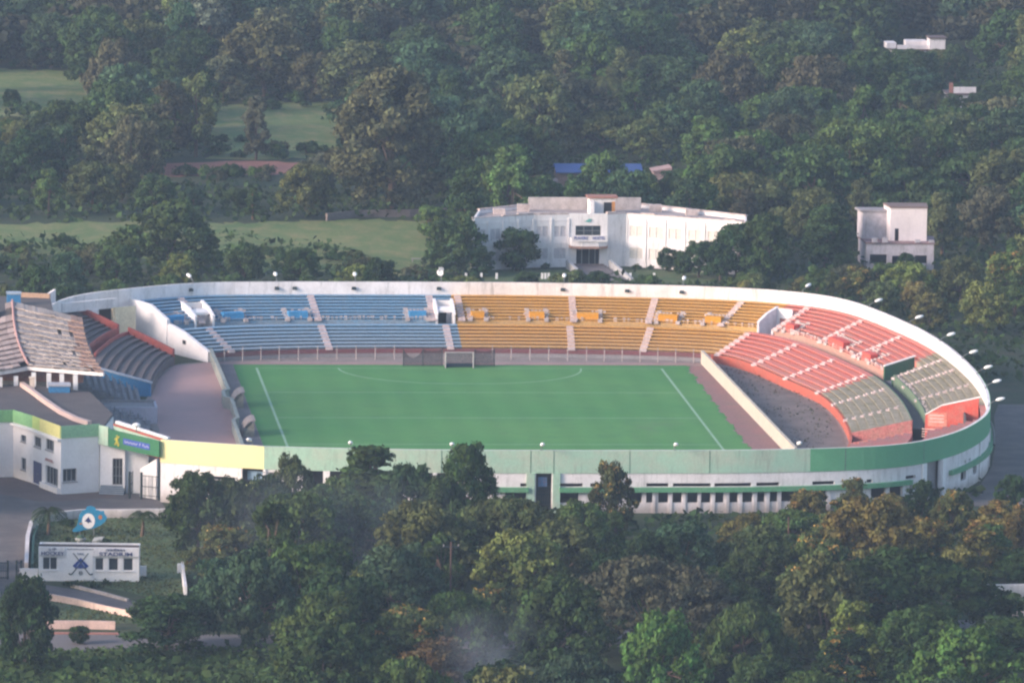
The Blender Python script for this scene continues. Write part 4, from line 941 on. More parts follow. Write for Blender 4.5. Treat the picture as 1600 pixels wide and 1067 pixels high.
# a small red marker on the entry road wall
x, y = G(59, 931)[:2]; t = thing('road_marker', (x, y, .05), 'small red marker post where the entry road meets the forecourt', 'post'); q = MB(); q.tube((x, y, 0), (x, y, 1.0), .13, .1); q.build('post', RED, t); q = MB(); q.tube((x, y, 1.0), (x, y, 1.25), .16, .02); q.build('cap', mat('orange_cap', (.55, .16, .07)), t)
# utility poles and their wires in the foreground
def pole(px, py, h, label, arm=True):
    x, y = G(px, py)[:2]; t = thing('utility_pole', (x, y, 0), label, 'pole', 'utility poles in the foreground wood'); q = MB(); q.tube((x, y, 0), (x, y, h), .13, .09); q.build('shaft', mat('rusty_pole', (.11, .06, .05), (.07, .045, .04), .5, 1), t)
    if arm:
        q = MB(); q.wall((x-.9, y), (x+.9, y), .1, h-.6, h-.48); q.build('crossarm', IRON, t); q = MB()
        for dx in (-.8, 0, .8): q.tube((x+dx, y, h-.48), (x+dx, y, h-.25), .06)
        q.build('insulator', GREYC, t)
    return Vector((x, y, h-.25))
p1 = pole(703, 985, 9.8, 'tall rust brown utility pole among the trees below the middle gate')
p2 = pole(1231, 880, 5.4, 'thin reddish pole between the trees below the small wall openings', False)
w_ = thing('overhead_wire', (p1.x, p1.y, p1.z), 'thin overhead wires leading left from the tall rust brown pole', 'wire')
q = MB()
for dx in (-.8, 0, .8):
    a, b = p1+Vector((dx, 0, 0)), Vector((p1.x-19, p1.y+3, 8.6))+Vector((dx, 0, 0))
    q.path([a.lerp(b, s)-Vector((0, 0, 1.2*4*s*(1-s))) for s in np.linspace(0, 1, 12)], .02, 3)
q.build('wire_run', IRON, w_)
# ------------------------------------------------------------------ the hostel
hos = thing('hostel', (28, 154, 0), 'long white two storey hostel bent round its entrance with blue lettering', 'hostel')
Hh = 7.9
HL2, HA, HB, HC, HD, HE, HF = (10.3, 149.2), (19.8, 153.6), (25.2, 154.4), (31.0, 154.5), (34.0, 155.6), (47.8, 147.6), (50.8, 144.8)
PANEL = mat('shutter_shade_tint', (.58, .54, .56), (.48, .45, .47), .5, .8); PANEL2 = mat('shutter_sun_tint', (.68, .63, .58), (.6, .55, .5), .5, .8)  # shade on the left wing and sun on the right put into shutter colour
HW = mat('hostel_white', (.80, .765, .77), (.55, .51, .51), .5, .22, .85, .05, streak=.4)
def wing(p, q_, n, label, pan, sill=True):
    hs = []
    for i in range(n):
        for z in (1.2, 4.5): hs.append(((i+.14)/n, (i+.86)/n, z, z+1.75))
    m = MB(); pierced_wall(m, p, q_, .3, 0, Hh, hs, side=1)
    for z in (3.55, 7.0): m.wall(Vector(p), Vector(q_), .06, z, z+.14, side=-1)
    for i in range(n+1): c = Vector(p).lerp(Vector(q_), min(max(i/n, .006), .994)); d = (Vector(q_)-Vector(p)).normalized(); m.wall(c-d*.1, c+d*.1, .13, 0, 7.4, side=-1)
    m.build('wall', HW, hos, label)
    for h in hs: window(hos, p, q_, h, pan, HW, bars=(2, 1), inset=.05, sill=False)
wing(HL2, HA, 4, 'left wing wall', PANEL); wing(HA, HB, 2, None, PANEL); wing(HD, HE, 5, 'right wing wall', PANEL2); wing(HE, HF, 1, None, PANEL2); 
m = MB(); hc = [(.17, .83, 4.7, 6.25), (.2, .8, .25, 2.9)]; pierced_wall(m, HB, HC, .3, 0, Hh+.15, hc, side=1); m.wall(HC, HD, .3, 0, Hh, side=1); m.build('wall', HW, hos, 'entrance bay')
window(hos, HB, HC, hc[0], GLASS, STEEL, bars=(3, 2), inset=.12)
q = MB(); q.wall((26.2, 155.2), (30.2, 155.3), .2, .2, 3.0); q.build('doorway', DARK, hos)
q = MB(); 
for x in (27.2, 28.3, 29.2): q.box(x-.06, x+.06, 154.5, 154.6, .25, 2.9)
q.build('door_frame', STEEL, hos)
back = [(HF[0]+.9, HF[1]+8), (37.5, 167), (20.5, 166), (HL2[0]+1.7, HL2[1]+10)]
fr_ = [HL2, HA, HB, HC, HD, HE, HF]
q = MB(); q.prism([(p[0], p[1]+.28) for p in fr_]+back, 7.2, 7.45); q.build('flat_roof', mat('hostel_roof', (.40, .35, .34), (.22, .18, .18), .7, .4), hos)
q = MB(); allp = [HF]+back+[HL2]
for a, b in zip(allp, allp[1:]): q.wall(a, b, .3, 0, Hh, side=1)
q.build('wall', HW, hos, 'rear wall')
q = MB()
EDG = mat('crumbling_coping', (.60, .50, .48), (.30, .23, .21), .8, 1.0)
for a, b in zip(fr_, fr_[1:]):
    if a == HB: continue
    n = max(2, int((Vector(b)-Vector(a)).length/2.2)); a, b = Vector(a), Vector(b)
    for i in range(n): 
        z = random.uniform(0.1, .42); q.wall(a.lerp(b, i/n), a.lerp(b, (i+.97)/n), .6, Hh+.003, Hh+z, side=1)
for a, b in zip(back, back[1:]): q.wall(a, b, .5, Hh+.003, Hh+.25)
q.build('coping', EDG, hos)
for (x, y, l) in ((15, 158, 0), (19, 162, 1), (44, 158, 2), (39, 162, 3)):
    q = MB(); q.box(x-.9, x+.9, y-.5, y+.5, 7.45, 8.35+.2*(l % 2)); q.build('roof_box', EDG, hos)
q = MB(); q.box(20, 37, 164.2, 164.7, 7.45, 9.3); q.build('rear_parapet', mat('rear_parapet', (.54, .48, .47), (.28, .24, .23), .8, .7), hos)
q = MB(); q.box(28.6, 32.6, 158.5, 161, 7.45, 9.9); q.box(28.6, 29.2, 157, 158.5, 7.45, 9.5); sh = q.build('stair_head', HW, hos)
q = MB(); q.prism([(28.3, 158.2), (32.9, 158.2), (32.9, 161.3), (28.3, 161.3)], 9.9, 10.15); q.build('stair_roof', mat('stair_roof', (.36, .17, .13), None, .4, .8), sh)
q = MB(); q.box(30.8, 32, 158.40, 158.48, 7.5, 9.3); q.build('dark_door', DARK, sh); q = MB(); q.box(32.02, 32.5, 158.38, 158.47, 7.5, 9.4); q.build('orange_jamb', mat('orange_jamb', (.60, .28, .10)), sh)
# balcony canopy with lettering
q = MB(); q.prism([(25.3, 154.4), (25.5, 152.9), (27, 152.4), (29.5, 152.4), (30.8, 152.9), (31, 154.4)], 3.35, 4.5); cn = q.build('balcony', HW, hos)
q = MB(); q.prism([(25.2, 154.35), (25.4, 152.8), (26.95, 152.28), (29.55, 152.28), (30.9, 152.8), (31.1, 154.35)], 3.0, 3.34); q.build('balcony_edge', mat('brown_edge', (.36, .22, .17), (.30, .2, .2), .5, .8), cn)
q = MB(); q.box(25.5, 30.8, 152.2, 152.3, 4.1, 5.05); q.build('sign_board', WHITE, hos)
HBL = mat('hostel_blue', (.08, .11, .34), None, .2, 1)
stroke_text("PLAYERS'", .62, (26.85, 152.18, 4.62), 0, HBL, hos, sx=.86, bold=.012); stroke_text('HOSTEL', .62, (29.5, 152.18, 4.62), 0, HBL, hos, sx=.86, bold=.012)
q = MB(); q.face([(27.5, 154.32, 6.85), (28.3, 154.32, 6.75), (28.7, 154.32, 7.25), (28.2, 154.32, 7.3), (27.9, 154.32, 7.1)]); q.build('emblem', mat('teal_emblem', (.12, .36, .33)), hos)
# steps, ramp and flank walls
sw = thing('entrance_path', (28.1, 148, 0), 'grey entrance path between two pale sloping walls before the hostel door', 'path')
q = MB(); q.prism([(25.8, 152.3), (30.4, 152.3), (32.6, 137), (26.5, 137)], .05, [.5, .5, .1, .1]); q.build('paving', mat('path_grey', (.17, .15, .155), (.13, .12, .12), .6, .5), sw)
q = MB()
for k in range(3): q.box(25.9-.3*k, 30.5+.3*k, 153.6-.5*k, 154.1-.5*k, 0, .55-.18*k)
q.build('steps', mat('step_brown', (.25, .19, .18)), sw)
q = MB(); q.wall((24.9, 152.8), (26.3, 137.5), .45, 0, 1.3, z1b=.6); q.wall((31.3, 152.8), (33.0, 137.5), .45, 0, 1.3, z1b=.6); q.build('flank_wall', GREYC if False else mat('pale_flank', (.42, .42, .44), None, .4, .6), sw)
t = thing('garden_posts', (26, 138.5, 0), 'row of small white fence posts along the hostel garden behind the far rim', 'fence')
for px in (728, 752, 776, 847, 852, 857, 885, 985, 1022):
    p = G(px, 436); q = MB(); q.box(p.x-.16, p.x+.16, p.y-.1, p.y+.1, 0, .9); q.build('post', WHITE2, t)
# ------------------------------------------------------------------ water tower house at the right
tk = thing('tower_house', (75, 155, 0), 'pale stained tower house with a taller blank block and broken roof edge', 'house')
STN = mat('stained_lilac_wall', (.50, .46, .50), (.26, .24, .25), .7, .5, .9, .08, streak=.6)
q = MB(); hs = [(.05, .3, .9, 2.3), (.72, .9, 1.0, 2.2), (.38, .5, 0, 2.1)]; pierced_wall(q, (69.9, 152.6), (80.0, 152.2), .3, 0, 3.9, hs, side=1); q.wall((80, 152.2), (81, 160), .3, 0, 3.9, side=1); q.wall((69.6, 160), (69.9, 152.6), .3, 0, 3.9, side=1); q.build('wall', STN, tk)
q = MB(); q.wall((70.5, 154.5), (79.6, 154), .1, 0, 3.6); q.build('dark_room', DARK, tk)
q = MB(); q.prism([(69.8, 152.45), (80.1, 152.05), (81.1, 160.2), (69.5, 160.2)], 3.9, 4.15); q.build('floor_slab', mat('slab_red', (.30, .20, .20), None, .5, .8), tk)
q = MB(); hs = [(.13, .24, 4.15, 6.0)]; pierced_wall(q, (73.6, 154.2), (79.1, 153.9), .3, 4.15, 9.1, hs, side=1); q.wall((79.1, 153.9), (79.6, 158.8), .3, 4.15, 9.1, side=1); q.wall((73.2, 158.8), (73.6, 154.2), .3, 4.15, 9.1, side=1); q.wall((79.6, 158.8), (73.2, 158.8), .3, 4.15, 9.1, side=1)
tb = q.build('tower', mat('tower_white', (.74, .66, .67), (.55, .48, .49), .4, .4, .85, .04, streak=.2), tk)
q = MB(); q.prism([(73.5, 154.1), (79.2, 153.8), (79.7, 158.9), (73.1, 158.9)], 9.1, 9.35); q.build('tower_roof', mat('tower_roof', (.20, .14, .13)), tb); q = MB(); q.wall((74.1, 154.6), (75.2, 154.5), .1, 4.15, 6.2); q.build('door', DARK, tb)
q = MB(); q.wall((69.8, 157.0), (73.4, 156.7), .3, 4.15, 8.2); q.wall((69.4, 160), (69.8, 157), .3, 4.15, 8.2, side=1); q.build('rear_block', STN, tk); q = MB(); q.prism([(69.4, 156.7), (73.5, 156.4), (73.2, 160.2), (69, 160.2)], 8.2, 8.5); q.build('rear_roof', mat('grey_slab', (.30, .28, .30), (.2, .16, .16), .6, .6), tk)
q = MB()
for x in (71, 72.6, 77.5, 79.6): q.box(x-.4, x+.4, 152, 152.4, 4.15, 4.15+random.uniform(.3, .8))
q.build('broken_parapet', STN, tk)
# ------------------------------------------------------------------ far houses and the blue roofed shed
def house(nm, x, y, parts, label, cat='house'):
    t = thing(nm, (x, y, 0), label, cat)
    for kind, m, (x0, x1, y0, y1, z0, z1) in parts:
        q = MB(); q.box(x+x0, x+x1, y+y0, y+y1, z0, z1); q.build(kind, m, t)
    return t
FW = mat('far_house_white', (.72, .68, .70), (.5, .47, .5), .5, .4, .85, .05, streak=.4); FD = mat('far_roof', (.14, .10, .10)); FB = mat('far_verandah', (.10, .085, .09))
house('far_house', G(1392, 107)[0], 451, [('wall', FW, (.4, 7.5, 0, 6, 0, 3.25)), ('roof', FD, (.1, 8.2, -.3, 6.3, 3.25, 3.6)), ('parapet', FW, (1.2, 8.1, .2, .5, 3.6, 4.35)), ('upper_wall', FW, (3.2, 7.2, 3, 6, 3.6, 4.9)), ('wing', FW, (-.8, 1.1, 1, 5, 3.62, 4.7)), ('stair_tower', FW, (7.2, 10.2, -.6, 3, 3.62, 5.7)), ('tower_roof', FD, (7.0, 10.4, -.9, 3.3, 5.7, 5.95))], 'long white flat roofed house high in the wood at upper right')
house('far_house', G(1500, 176)[0], 370, [('wall', FW, (-2.6, 2.6, 0, 6, 0, 3.5)), ('roof', FD, (-2.8, 2.8, -.3, 6.3, 3.5, 3.8)), ('parapet', FW, (-1.7, 2.3, .1, .4, 3.8, 4.9)), ('chimney', mat('brick_red', (.34, .16, .13)), (-2.4, -1.8, .3, 1.0, 3.8, 5.6))], 'small white house with red chimney below the long far house')
xl, xr, yb = G(868, 305)[0], G(1004, 305)[0], G(935, 305)[1]
t = thing('blue_shed', ((xl+xr)/2, yb+3, 0), 'long shed with blue sheet roof among the trees behind the hostel', 'shed')
q = MB(); q.box(xl+.4, xr-.4, yb, yb+7, 0, 3.5); q.build('wall', mat('shed_wall', (.30, .20, .17), None, .5, .5), t); q = MB(); q.prism([(xl, yb-.5), (xr, yb-.5), (xr, yb+3.5), (xl, yb+3.5)], [3.6, 3.6, 4.6, 4.6], [3.72, 3.72, 4.72, 4.72]); q.prism([(xl, yb+3.52), (xr, yb+3.52), (xr, yb+7.5), (xl, yb+7.5)], [4.6, 4.6, 3.6, 3.6], [4.72, 4.72, 3.72, 3.72]); q.build('roof', mat('blue_sheet_roof', (.05, .10, .28), (.08, .13, .25), .5, .4), t)
x, y = G(855, 318)[:2]; t = thing('brick_hut', (x, y, 0), 'low red brick hut left of the blue shed', 'hut'); q = MB(); q.box(x-1.6, x+1.6, y, y+4, 0, 3.4); q.build('wall', mat('brick_wall', (.24, .13, .11), (.16, .1, .09), .5, 1), t); q = MB(); q.box(x-1.8, x+1.8, y-.2, y+4.2, 3.4, 3.6); q.build('roof', mat('hut_roof', (.26, .19, .17)), t)
x, y = G(1034, 292)[:2]; t = thing('far_hut', (x, y, 0), 'small pale pink hut right of the blue shed', 'hut'); q = MB(); q.box(x-1.3, x+1.3, y, y+4, 0, 2.4); q.build('wall', mat('pink_hut', (.62, .42, .38)), t); q = MB(); q.prism([(x-1.6, y-.3), (x+1.6, y-.3), (x+1.6, y+4.3), (x-1.6, y+4.3)], 2.4, [2.6, 3.2, 3.2, 2.6]); q.build('roof', mat('pink_roof', (.5, .33, .3)), t)
t = thing('field_wall', (*G(520, 338)[:2], 0), 'long dark stone field wall below the great brown tree', 'wall'); q = MB(); pts = [Vector(G(*p)[:2]) for p in ((510, 345), (560, 340), (640, 339), (720, 336))]
for a, b in zip(pts, pts[1:]): q.wall(a, b, .4, 0, 1.15)
q.build('wall_body', mat('field_stone', (.20, .165, .16), (.13, .11, .11), .6, .8), t)
x, y = G(652, 409)[:2]; t = thing('roadside_bench', (x, y, 0), 'small dark bench alone on the lawn left of the hostel', 'bench'); q = MB(); q.box(x-.9, x+.9, y-.25, y+.25, .42, .5); q.build('seat', GREYC, t); q = MB(); q.box(x-.8, x-.65, y-.2, y+.2, 0, .42); q.box(x+.65, x+.8, y-.2, y+.2, 0, .42); q.build('leg', GREYC, t)
house('far_house', *G(985, 12)[:2], [('wall', FW, (-4, 5, 0, 6, 0, 6.5)), ('roof', mat('far_blue_roof', (.15, .2, .4)), (-4.3, 5.3, -.3, 6.3, 6.5, 7.0))], 'pale building with bluish roof at the top edge of the photo')
house('far_house', *G(215, 45)[:2], [('wall', FW, (-1.6, 1.6, 0, 4, 0, 5.0)), ('roof', mat('far_lilac_roof', (.3, .28, .36)), (-2, 2, -.3, 4.3, 5, 5.5))], 'tiny pale house between dark trees at upper left')
# ------------------------------------------------------------------ vegetation
def leaf_mat(name, c2=None, flower=False):
    """leaf tint comes from the object's own colour; every leaf differs a little and every bough a little more"""
    m = bpy.data.materials.new(name); m.use_nodes = True; nt = m.node_tree; nt.nodes.clear()
    out = N(nt, 'ShaderNodeOutputMaterial'); oi = N(nt, 'ShaderNodeObjectInfo'); g = N(nt, 'ShaderNodeNewGeometry'); tc = N(nt, 'ShaderNodeTexCoord')
    base = oi.outputs['Color']
    if flower: base = mixc(nt, ramp(nt, g.outputs['Random Per Island'], 0, 1), (.24, .15, .035), (.30, .21, .07))
    nz = N(nt, 'ShaderNodeTexNoise'); nz.inputs['Scale'].default_value = .42; nz.inputs['Detail'].default_value = 3; nt.links.new(tc.outputs['Object'], nz.inputs['Vector'])
    hs = N(nt, 'ShaderNodeHueSaturation'); nt.links.new(base, hs.inputs['Color'])
    nt.links.new(ramp(nt, nz.outputs[0], .3, .7, .470, .515), hs.inputs['Hue'])
    v = nt.nodes.new('ShaderNodeMath'); v.operation = 'MULTIPLY'; nt.links.new(ramp(nt, nz.outputs[0], .32, .68, .62, 1.45), v.inputs[0]); nt.links.new(ramp(nt, g.outputs['Random Per Island'], 0, 1, .6, 1.45), v.inputs[1]); nt.links.new(v.outputs[0], hs.inputs['Value'])
    d = N(nt, 'ShaderNodeBsdfDiffuse'); t = N(nt, 'ShaderNodeBsdfTranslucent'); mx = N(nt, 'ShaderNodeMixShader'); mx.inputs[0].default_value = .16
    nt.links.new(hs.outputs[0], d.inputs[0]); nt.links.new(hs.outputs[0], t.inputs[0]); nt.links.new(d.outputs[0], mx.inputs[1]); nt.links.new(t.outputs[0], mx.inputs[2]); nt.links.new(mx.outputs[0], out.inputs[0])
    return m
LEAF = leaf_mat('leaves'); FLOWER = leaf_mat('blossom', flower=True)

def leaf_quads(c, nrm, size, elong=1.5):
    """centres + rough normals -> one folded leaf clump each (4 corners)"""
    n = len(c); nn = nrm+rng.normal(0, .5, (n, 3)); nn /= np.linalg.norm(nn, axis=1)[:, None]+1e-9
    a = np.cross(nn, rng.normal(0, 1, (n, 3))); a /= np.linalg.norm(a, axis=1)[:, None]+1e-9; b = np.cross(nn, a)
    s = (size*rng.uniform(.6, 1.35, n))[:, None]; e = s*elong
    return np.stack([c-a*e*.5, c+b*s*.5-nn*s*.12, c+a*e*.5, c-b*s*.5-nn*s*.12], 1)
def np_mesh(name, quads, mats, mi=None):
    q = quads.reshape(-1, 3); n = len(quads); me = bpy.data.meshes.new(name)
    me.vertices.add(len(q)); me.vertices.foreach_set('co', q.astype(np.float32).ravel()); me.loops.add(4*n); me.loops.foreach_set('vertex_index', np.arange(4*n, dtype=np.int32))
    me.polygons.add(n); me.polygons.foreach_set('loop_start', np.arange(0, 4*n, 4, dtype=np.int32)); me.polygons.foreach_set('loop_total', np.full(n, 4, np.int32))
    for m in mats: me.materials.append(m)
    if mi is not None: me.polygons.foreach_set('material_index', mi.astype(np.int32))
    me.update(calc_edges=True); me.validate(); return me
def blob(c, r, n, top=.35):
    """points on the skin of an ellipsoid bough, sparser underneath"""
    d = rng.normal(0, 1, (n*2, 3)); d /= np.linalg.norm(d, axis=1)[:, None]
    d = d[(d[:, 2] > -.35) | (rng.random(len(d)) < .35)][:n]
    k = rng.uniform(.6, 1.0, len(d))[:, None]; far_ = rng.random(len(d)) < .16; k[far_] *= rng.uniform(1.1, 1.5, (far_.sum(), 1))
    return np.array(c)+d*np.array(r)*k, d
def crown(kind, seed):
    """-> (points, normals, centres of limbs); unit: metres for a tree of the kind's natural size"""
    global rng
    rng = np.random.default_rng(seed); P, D, L = [], [], []
    def add(c, r, n): p, d = blob(c, r, n); P.append(p); D.append(d); L.append(c)
    if kind == 'broad':
        for i in range(64):
            w = i*2.39996+rng.uniform(-.3, .3); f_ = (i+.5)/64; h = 1.4+7.6*f_**.8; R_ = 5.1*math.sqrt(max(.02, 1-max(0, (h-3.6)/5.7)**2))*min(1, .62+h*.11); lob = 1+.16*math.sin(w*2+seed)+.10*math.sin(w*5+seed*2); t = rng.uniform(.78, 1.03) if i % 4 else rng.uniform(.2, .7)
            r = rng.uniform(.7, 1.4); add((math.cos(w)*R_*t*lob, math.sin(w)*R_*t*lob, h+.5*math.sin(w*3+seed)), (r*1.15, r*1.15, r*.72), int(125*r))
    elif kind == 'spread':
        for i in range(60):
            w = rng.uniform(0, 6.283); t = math.sqrt(rng.random()); h = 6.1-3.6*t*t-1.6*rng.random()**2
            r = rng.uniform(.9, 1.7); add((math.cos(w)*7.2*t, math.sin(w)*7.2*t, h), (r*1.25, r*1.25, r*.52), int(150*r))
    elif kind == 'wide':
        for i in range(150):
            w = rng.uniform(0, 6.283); t = math.sqrt(rng.random()); h = 11.2-6.2*t**2.2-2.6*rng.random()**2+.9*math.sin(w*3+seed)*t
            r = rng.uniform(1.0, 1.9); add((math.cos(w)*12.6*t, math.sin(w)*9.6*t, max(1.2, h)), (r*1.25, r*1.25, r*.62), int(105*r))
    elif kind == 'tall':
        for i in range(42):
            w = rng.uniform(0, 6.283); h = 1.4+10.4*rng.random(); R_ = 3.4*math.sin(min(1., (h+.8)/5.)*1.57)*(1-.75*max(0, (h-7)/5.2)); t = rng.uniform(.4, 1)
            r = rng.uniform(.75, 1.35); add((math.cos(w)*R_*t, math.sin(w)*R_*t, h), (r*1.1, r*1.1, r*.85), int(150*r))
    elif kind == 'point':
        for i in range(58):
            h = .9+9.5*rng.random()**.85; R_ = 2.9*(1-(h-1)/10.2)+.15; w = rng.uniform(0, 6.283); t = rng.uniform(.3, 1)
            r = rng.uniform(.5, .95); add((math.cos(w)*R_*t, math.sin(w)*R_*t, h), (r*1.35, r*1.35, r*.42), int(130*r))
    elif kind == 'giant':
        for i in range(120):
            w = rng.uniform(0, 6.283); h = 2+18*rng.random()**.85; R_ = (9.6*math.sin(min(1, (h+1)/9.)*1.57)*(1-.80*max(0, (h-9)/11.5)**1.6)); t = rng.uniform(.45, 1)
            r = rng.uniform(1.1, 2.1); add((math.cos(w)*R_*t, math.sin(w)*R_*t, h), (r, r, r*.85), int(120*r))
    elif kind == 'shrub':
        for i in range(9):
            w = rng.uniform(0, 6.283); t = math.sqrt(rng.random()); r = rng.uniform(.5, .95)
            add((math.cos(w)*1.3*t, math.sin(w)*1.3*t, .55+1.25*(1-t)), (r*1.1, r*1.1, r*.8), int(170*r))
    elif kind == 'ball':
        for i in range(34):
            w = rng.uniform(0, 6.283); z = rng.uniform(-1, 1); q = math.sqrt(max(0, 1-z*z)); r = rng.uniform(.7, 1.15)
            add((math.cos(w)*q*2.1, math.sin(w)*q*2.1, 3.0+z*2.2), (r, r, r*.85), int(150*r))
    return np.concatenate(P), np.concatenate(D), L
NAT = {'wide': (12.3, 27.5), 'broad': (9.8, 12.4), 'spread': (7.2, 17.5), 'tall': (12.6, 8.2), 'point': (10.9, 6.4), 'giant': (21.5, 21.5), 'shrub': (2.4, 4.0), 'ball': (6.2, 6.2)}   # height, width
LEAFS = {'broad': .37, 'spread': .37, 'tall': .35, 'point': .32, 'giant': .46, 'shrub': .24, 'ball': .3, 'wide': .42}
def trunk_mesh(kind, L, rs):
    q = MB(); H, W = NAT[kind]; r0 = {'giant': .75, 'spread': .45, 'shrub': .09, 'ball': .2}.get(kind, .32); hb = H*({'point': .9, 'tall': .7, 'shrub': .3}.get(kind, .42))
    pts = [Vector((0, 0, 0))]; 
    for i in range(1, 5): pts.append(Vector((rs.uniform(-.12, .12)*i, rs.uniform(-.12, .12)*i, hb*i/4)))
    for i in range(4): q.tube(pts[i], pts[i+1], r0*(1.15-.2*i), r0*(1.15-.2*(i+1)), 7)
    for c in rs.sample(L, min(len(L), 12 if kind != 'shrub' else 5)):
        s = pts[rs.choice((2, 3, 4))]; m_ = s.lerp(Vector(c), .5)+Vector((0, 0, .35)); q.tube(s, m_, r0*.38, r0*.24, 5); q.tube(m_, c, r0*.24, r0*.07, 5)
    me = bpy.data.meshes.new('trunk'); me.from_pydata(q.v, [], q.f); me.materials.append(TRUNK); return me
PROTO = {}
def proto(kind, seed, flower=0.):
    P, D, L = crown(kind, seed); n = len(P); qd = leaf_quads(P, D, np.full(n, LEAFS[kind]))
    mi = np.zeros(n)
    if flower:
        nz = np.sin(P[:, 0]*1.7+seed)+np.sin(P[:, 1]*1.9+2*seed)+np.sin(P[:, 2]*2.1)
        top = (P[:, 2]-P[:, 2].min())/(np.ptp(P[:, 2])+1e-6)
        mi = ((nz > 1.55-1.9*flower*top) & (D[:, 2] > -.1) & (rng.random(n) < .62)).astype(int)
    return np_mesh('crown', qd, [LEAF, FLOWER], mi), trunk_mesh(kind, L, random.Random(seed))
for k, n in (('broad', 6), ('wide', 3), ('spread', 3), ('tall', 3), ('point', 2), ('giant', 1), ('shrub', 3), ('ball', 2)):
    PROTO[k] = [proto(k, 40+i*7+len(k)) for i in range(n)]
PROTO['flower'] = [proto('broad', 91+i, .42) for i in range(3)]; NAT['flower'] = NAT['broad']
PROTO['flowertall'] = [proto('tall', 71+i, .5) for i in range(2)]; NAT['flowertall'] = NAT['tall']
NAMES = {'wide': 'spreading_tree', 'broad': 'broad_tree', 'spread': 'spreading_tree', 'tall': 'tall_tree', 'point': 'pointed_tree', 'giant': 'giant_tree', 'shrub': 'shrub', 'ball': 'round_tree', 'flower': 'flowering_tree', 'flowertall': 'flowering_tree', 'palm': 'palm_tree'}
TREES = []   # (kind, x, y, root, colour word)
SRC = {}
rs = random.Random(3)
TINT = {'golden olive': (.118, .104, .036), 'dark green': (.036, .061, .023), 'deep green': (.027, .050, .020), 'olive green': (.065, .078, .032), 'brown green': (.062, .066, .036), 'bluish green': (.037, .066, .036), 'bright green': (.060, .115, .030), 'mid green': (.050, .084, .028), 'yellow green': (.105, .125, .038), 'light brown': (.070, .078, .042), 'rust brown': (.105, .074, .036), 'dull brown': (.054, .055, .034), 'grey green': (.066, .078, .055)}
def plant(kind, x, y, h, w=None, col='dark green', label=None, var=None, sink=0.):
    key = (kind, var if var is not None else rs.randrange(len(PROTO[kind])))
    if key not in SRC:
        crown_me, trunk_me = PROTO[kind][key[1]]
        root = bpy.data.objects.new(NAMES[kind], None); root.empty_display_size = .5
        tr = bpy.data.objects.new('trunk', trunk_me); cr = bpy.data.objects.new('crown', crown_me)
        SRC[key] = (root, tr, cr)
    root, tr, cr = (o.copy() for o in SRC[key])
    for o in (root, tr, cr): COL.objects.link(o)
    tr.parent = root; cr.parent = root
    H, W = NAT[kind]; w = w or h*W/H*rs.uniform(.88, 1.12)
    root.location = (x, y, -sink); root.rotation_euler = (0, 0, rs.uniform(0, 6.28)); root.scale = (w/W, w/W, h/H)
    c = TINT[col]; j = rs.uniform(.78, 1.2)*(1.08 if y < 0 else 1.32); cr.color = (c[0]*j*rs.uniform(.86, 1.06), c[1]*j, c[2]*j*rs.uniform(.88, 1.06), 1)
    root['category'] = 'shrub' if kind == 'shrub' else 'tree'
    TREES.append(dict(kind=kind, x=x, y=y, h=h, w=w, o=root, col=col, label=label))
    return root
def plant_px(kind, px, py, top, width, col, label, var=None):
    """a tree whose foot stands at photo pixel (px, py); its height and width follow from the size it has there"""
    p = G(px, py); d = (p-Vector(CAM)).length; m = d/FPX
    return plant(kind, p.x, p.y, (py-top)*m*1.0/math.cos(R(8)), width*m, col, label, var)
# --- the trees one notices
plant_px('giant', 612, 328, 104, 250, 'light brown', 'giant brownish tree with forked limbs standing on the field behind the blue stand')
plant_px('broad', 265, 428, 318, 155, 'dark green', 'dark open crowned tree standing before the lawn behind the left end of the blue stand', 1)
plant_px('tall', 400, 250, 150, 56, 'dull brown', 'slim dark brown tree standing alone in the middle field')
plant_px('tall', 306, 246, 112, 72, 'olive green', 'tall olive tree at the left edge of the middle field')
plant_px('tall', 262, 246, 128, 92, 'dull brown', 'dark brown tree beside the olive tree left of the middle field')
plant_px('broad', 180, 178, 62, 98, 'dull brown', 'dark brown tree at the right edge of the upper field')
plant_px('broad', 208, 296, 182, 98, 'brown green', 'brownish tree on a bare trunk left of the red soil strip')
plant_px('broad', 478, 340, 258, 100, 'olive green', 'olive tree in the hedge right of the red soil strip')
plant_px('broad', 52, 300, 206, 112, 'deep green', 'deep green tree at the left edge below the upper field')
plant_px('tall', 268, 92, -2, 70, 'yellow green', 'yellowish tall tree between dark trees at upper left')
plant_px('broad', 712, 428, 336, 108, 'dark green', 'large dark tree in front of the left end of the hostel')
plant_px('ball', 672, 372, 316, 58, 'mid green', 'small bright round tree on the lawn left of the hostel')
plant_px('ball', 807, 423, 350, 78, 'deep green', 'dark round tree in front of the left hostel wing', 0)
plant_px('ball', 1044, 424, 385, 40, 'deep green', 'small dark round tree before the right hostel wing', 1)
plant_px('broad', 1092, 434, 378, 72, 'deep green', 'dark bushy tree at the foot of the right hostel wing')
plant_px('broad', 1150, 436, 350, 90, 'deep green', 'dark tree hiding the right end of the hostel')
plant_px('broad', 1195, 440, 335, 96, 'dark green', 'dark tree right of the hostel end')
plant_px('broad', 1000, 84, 12, 80, 'yellow green', 'yellow green tree below the building at the top edge')
plant_px('broad', 893, 215, 122, 128, 'dull brown', 'broad brown tree above the blue shed')
plant_px('broad', 1004, 250, 188, 92, 'olive green', 'olive round tree just above the blue shed roof')
plant_px('broad', 940, 330, 238, 92, 'mid green', 'mid green tree in front of the blue shed')
plant_px('broad', 838, 318, 275, 60, 'rust brown', 'rust tinted small tree left of the brick hut')
plant_px('broad', 1278, 205, 86, 150, 'dull brown', 'big dark brown tree in the middle of the right wood')
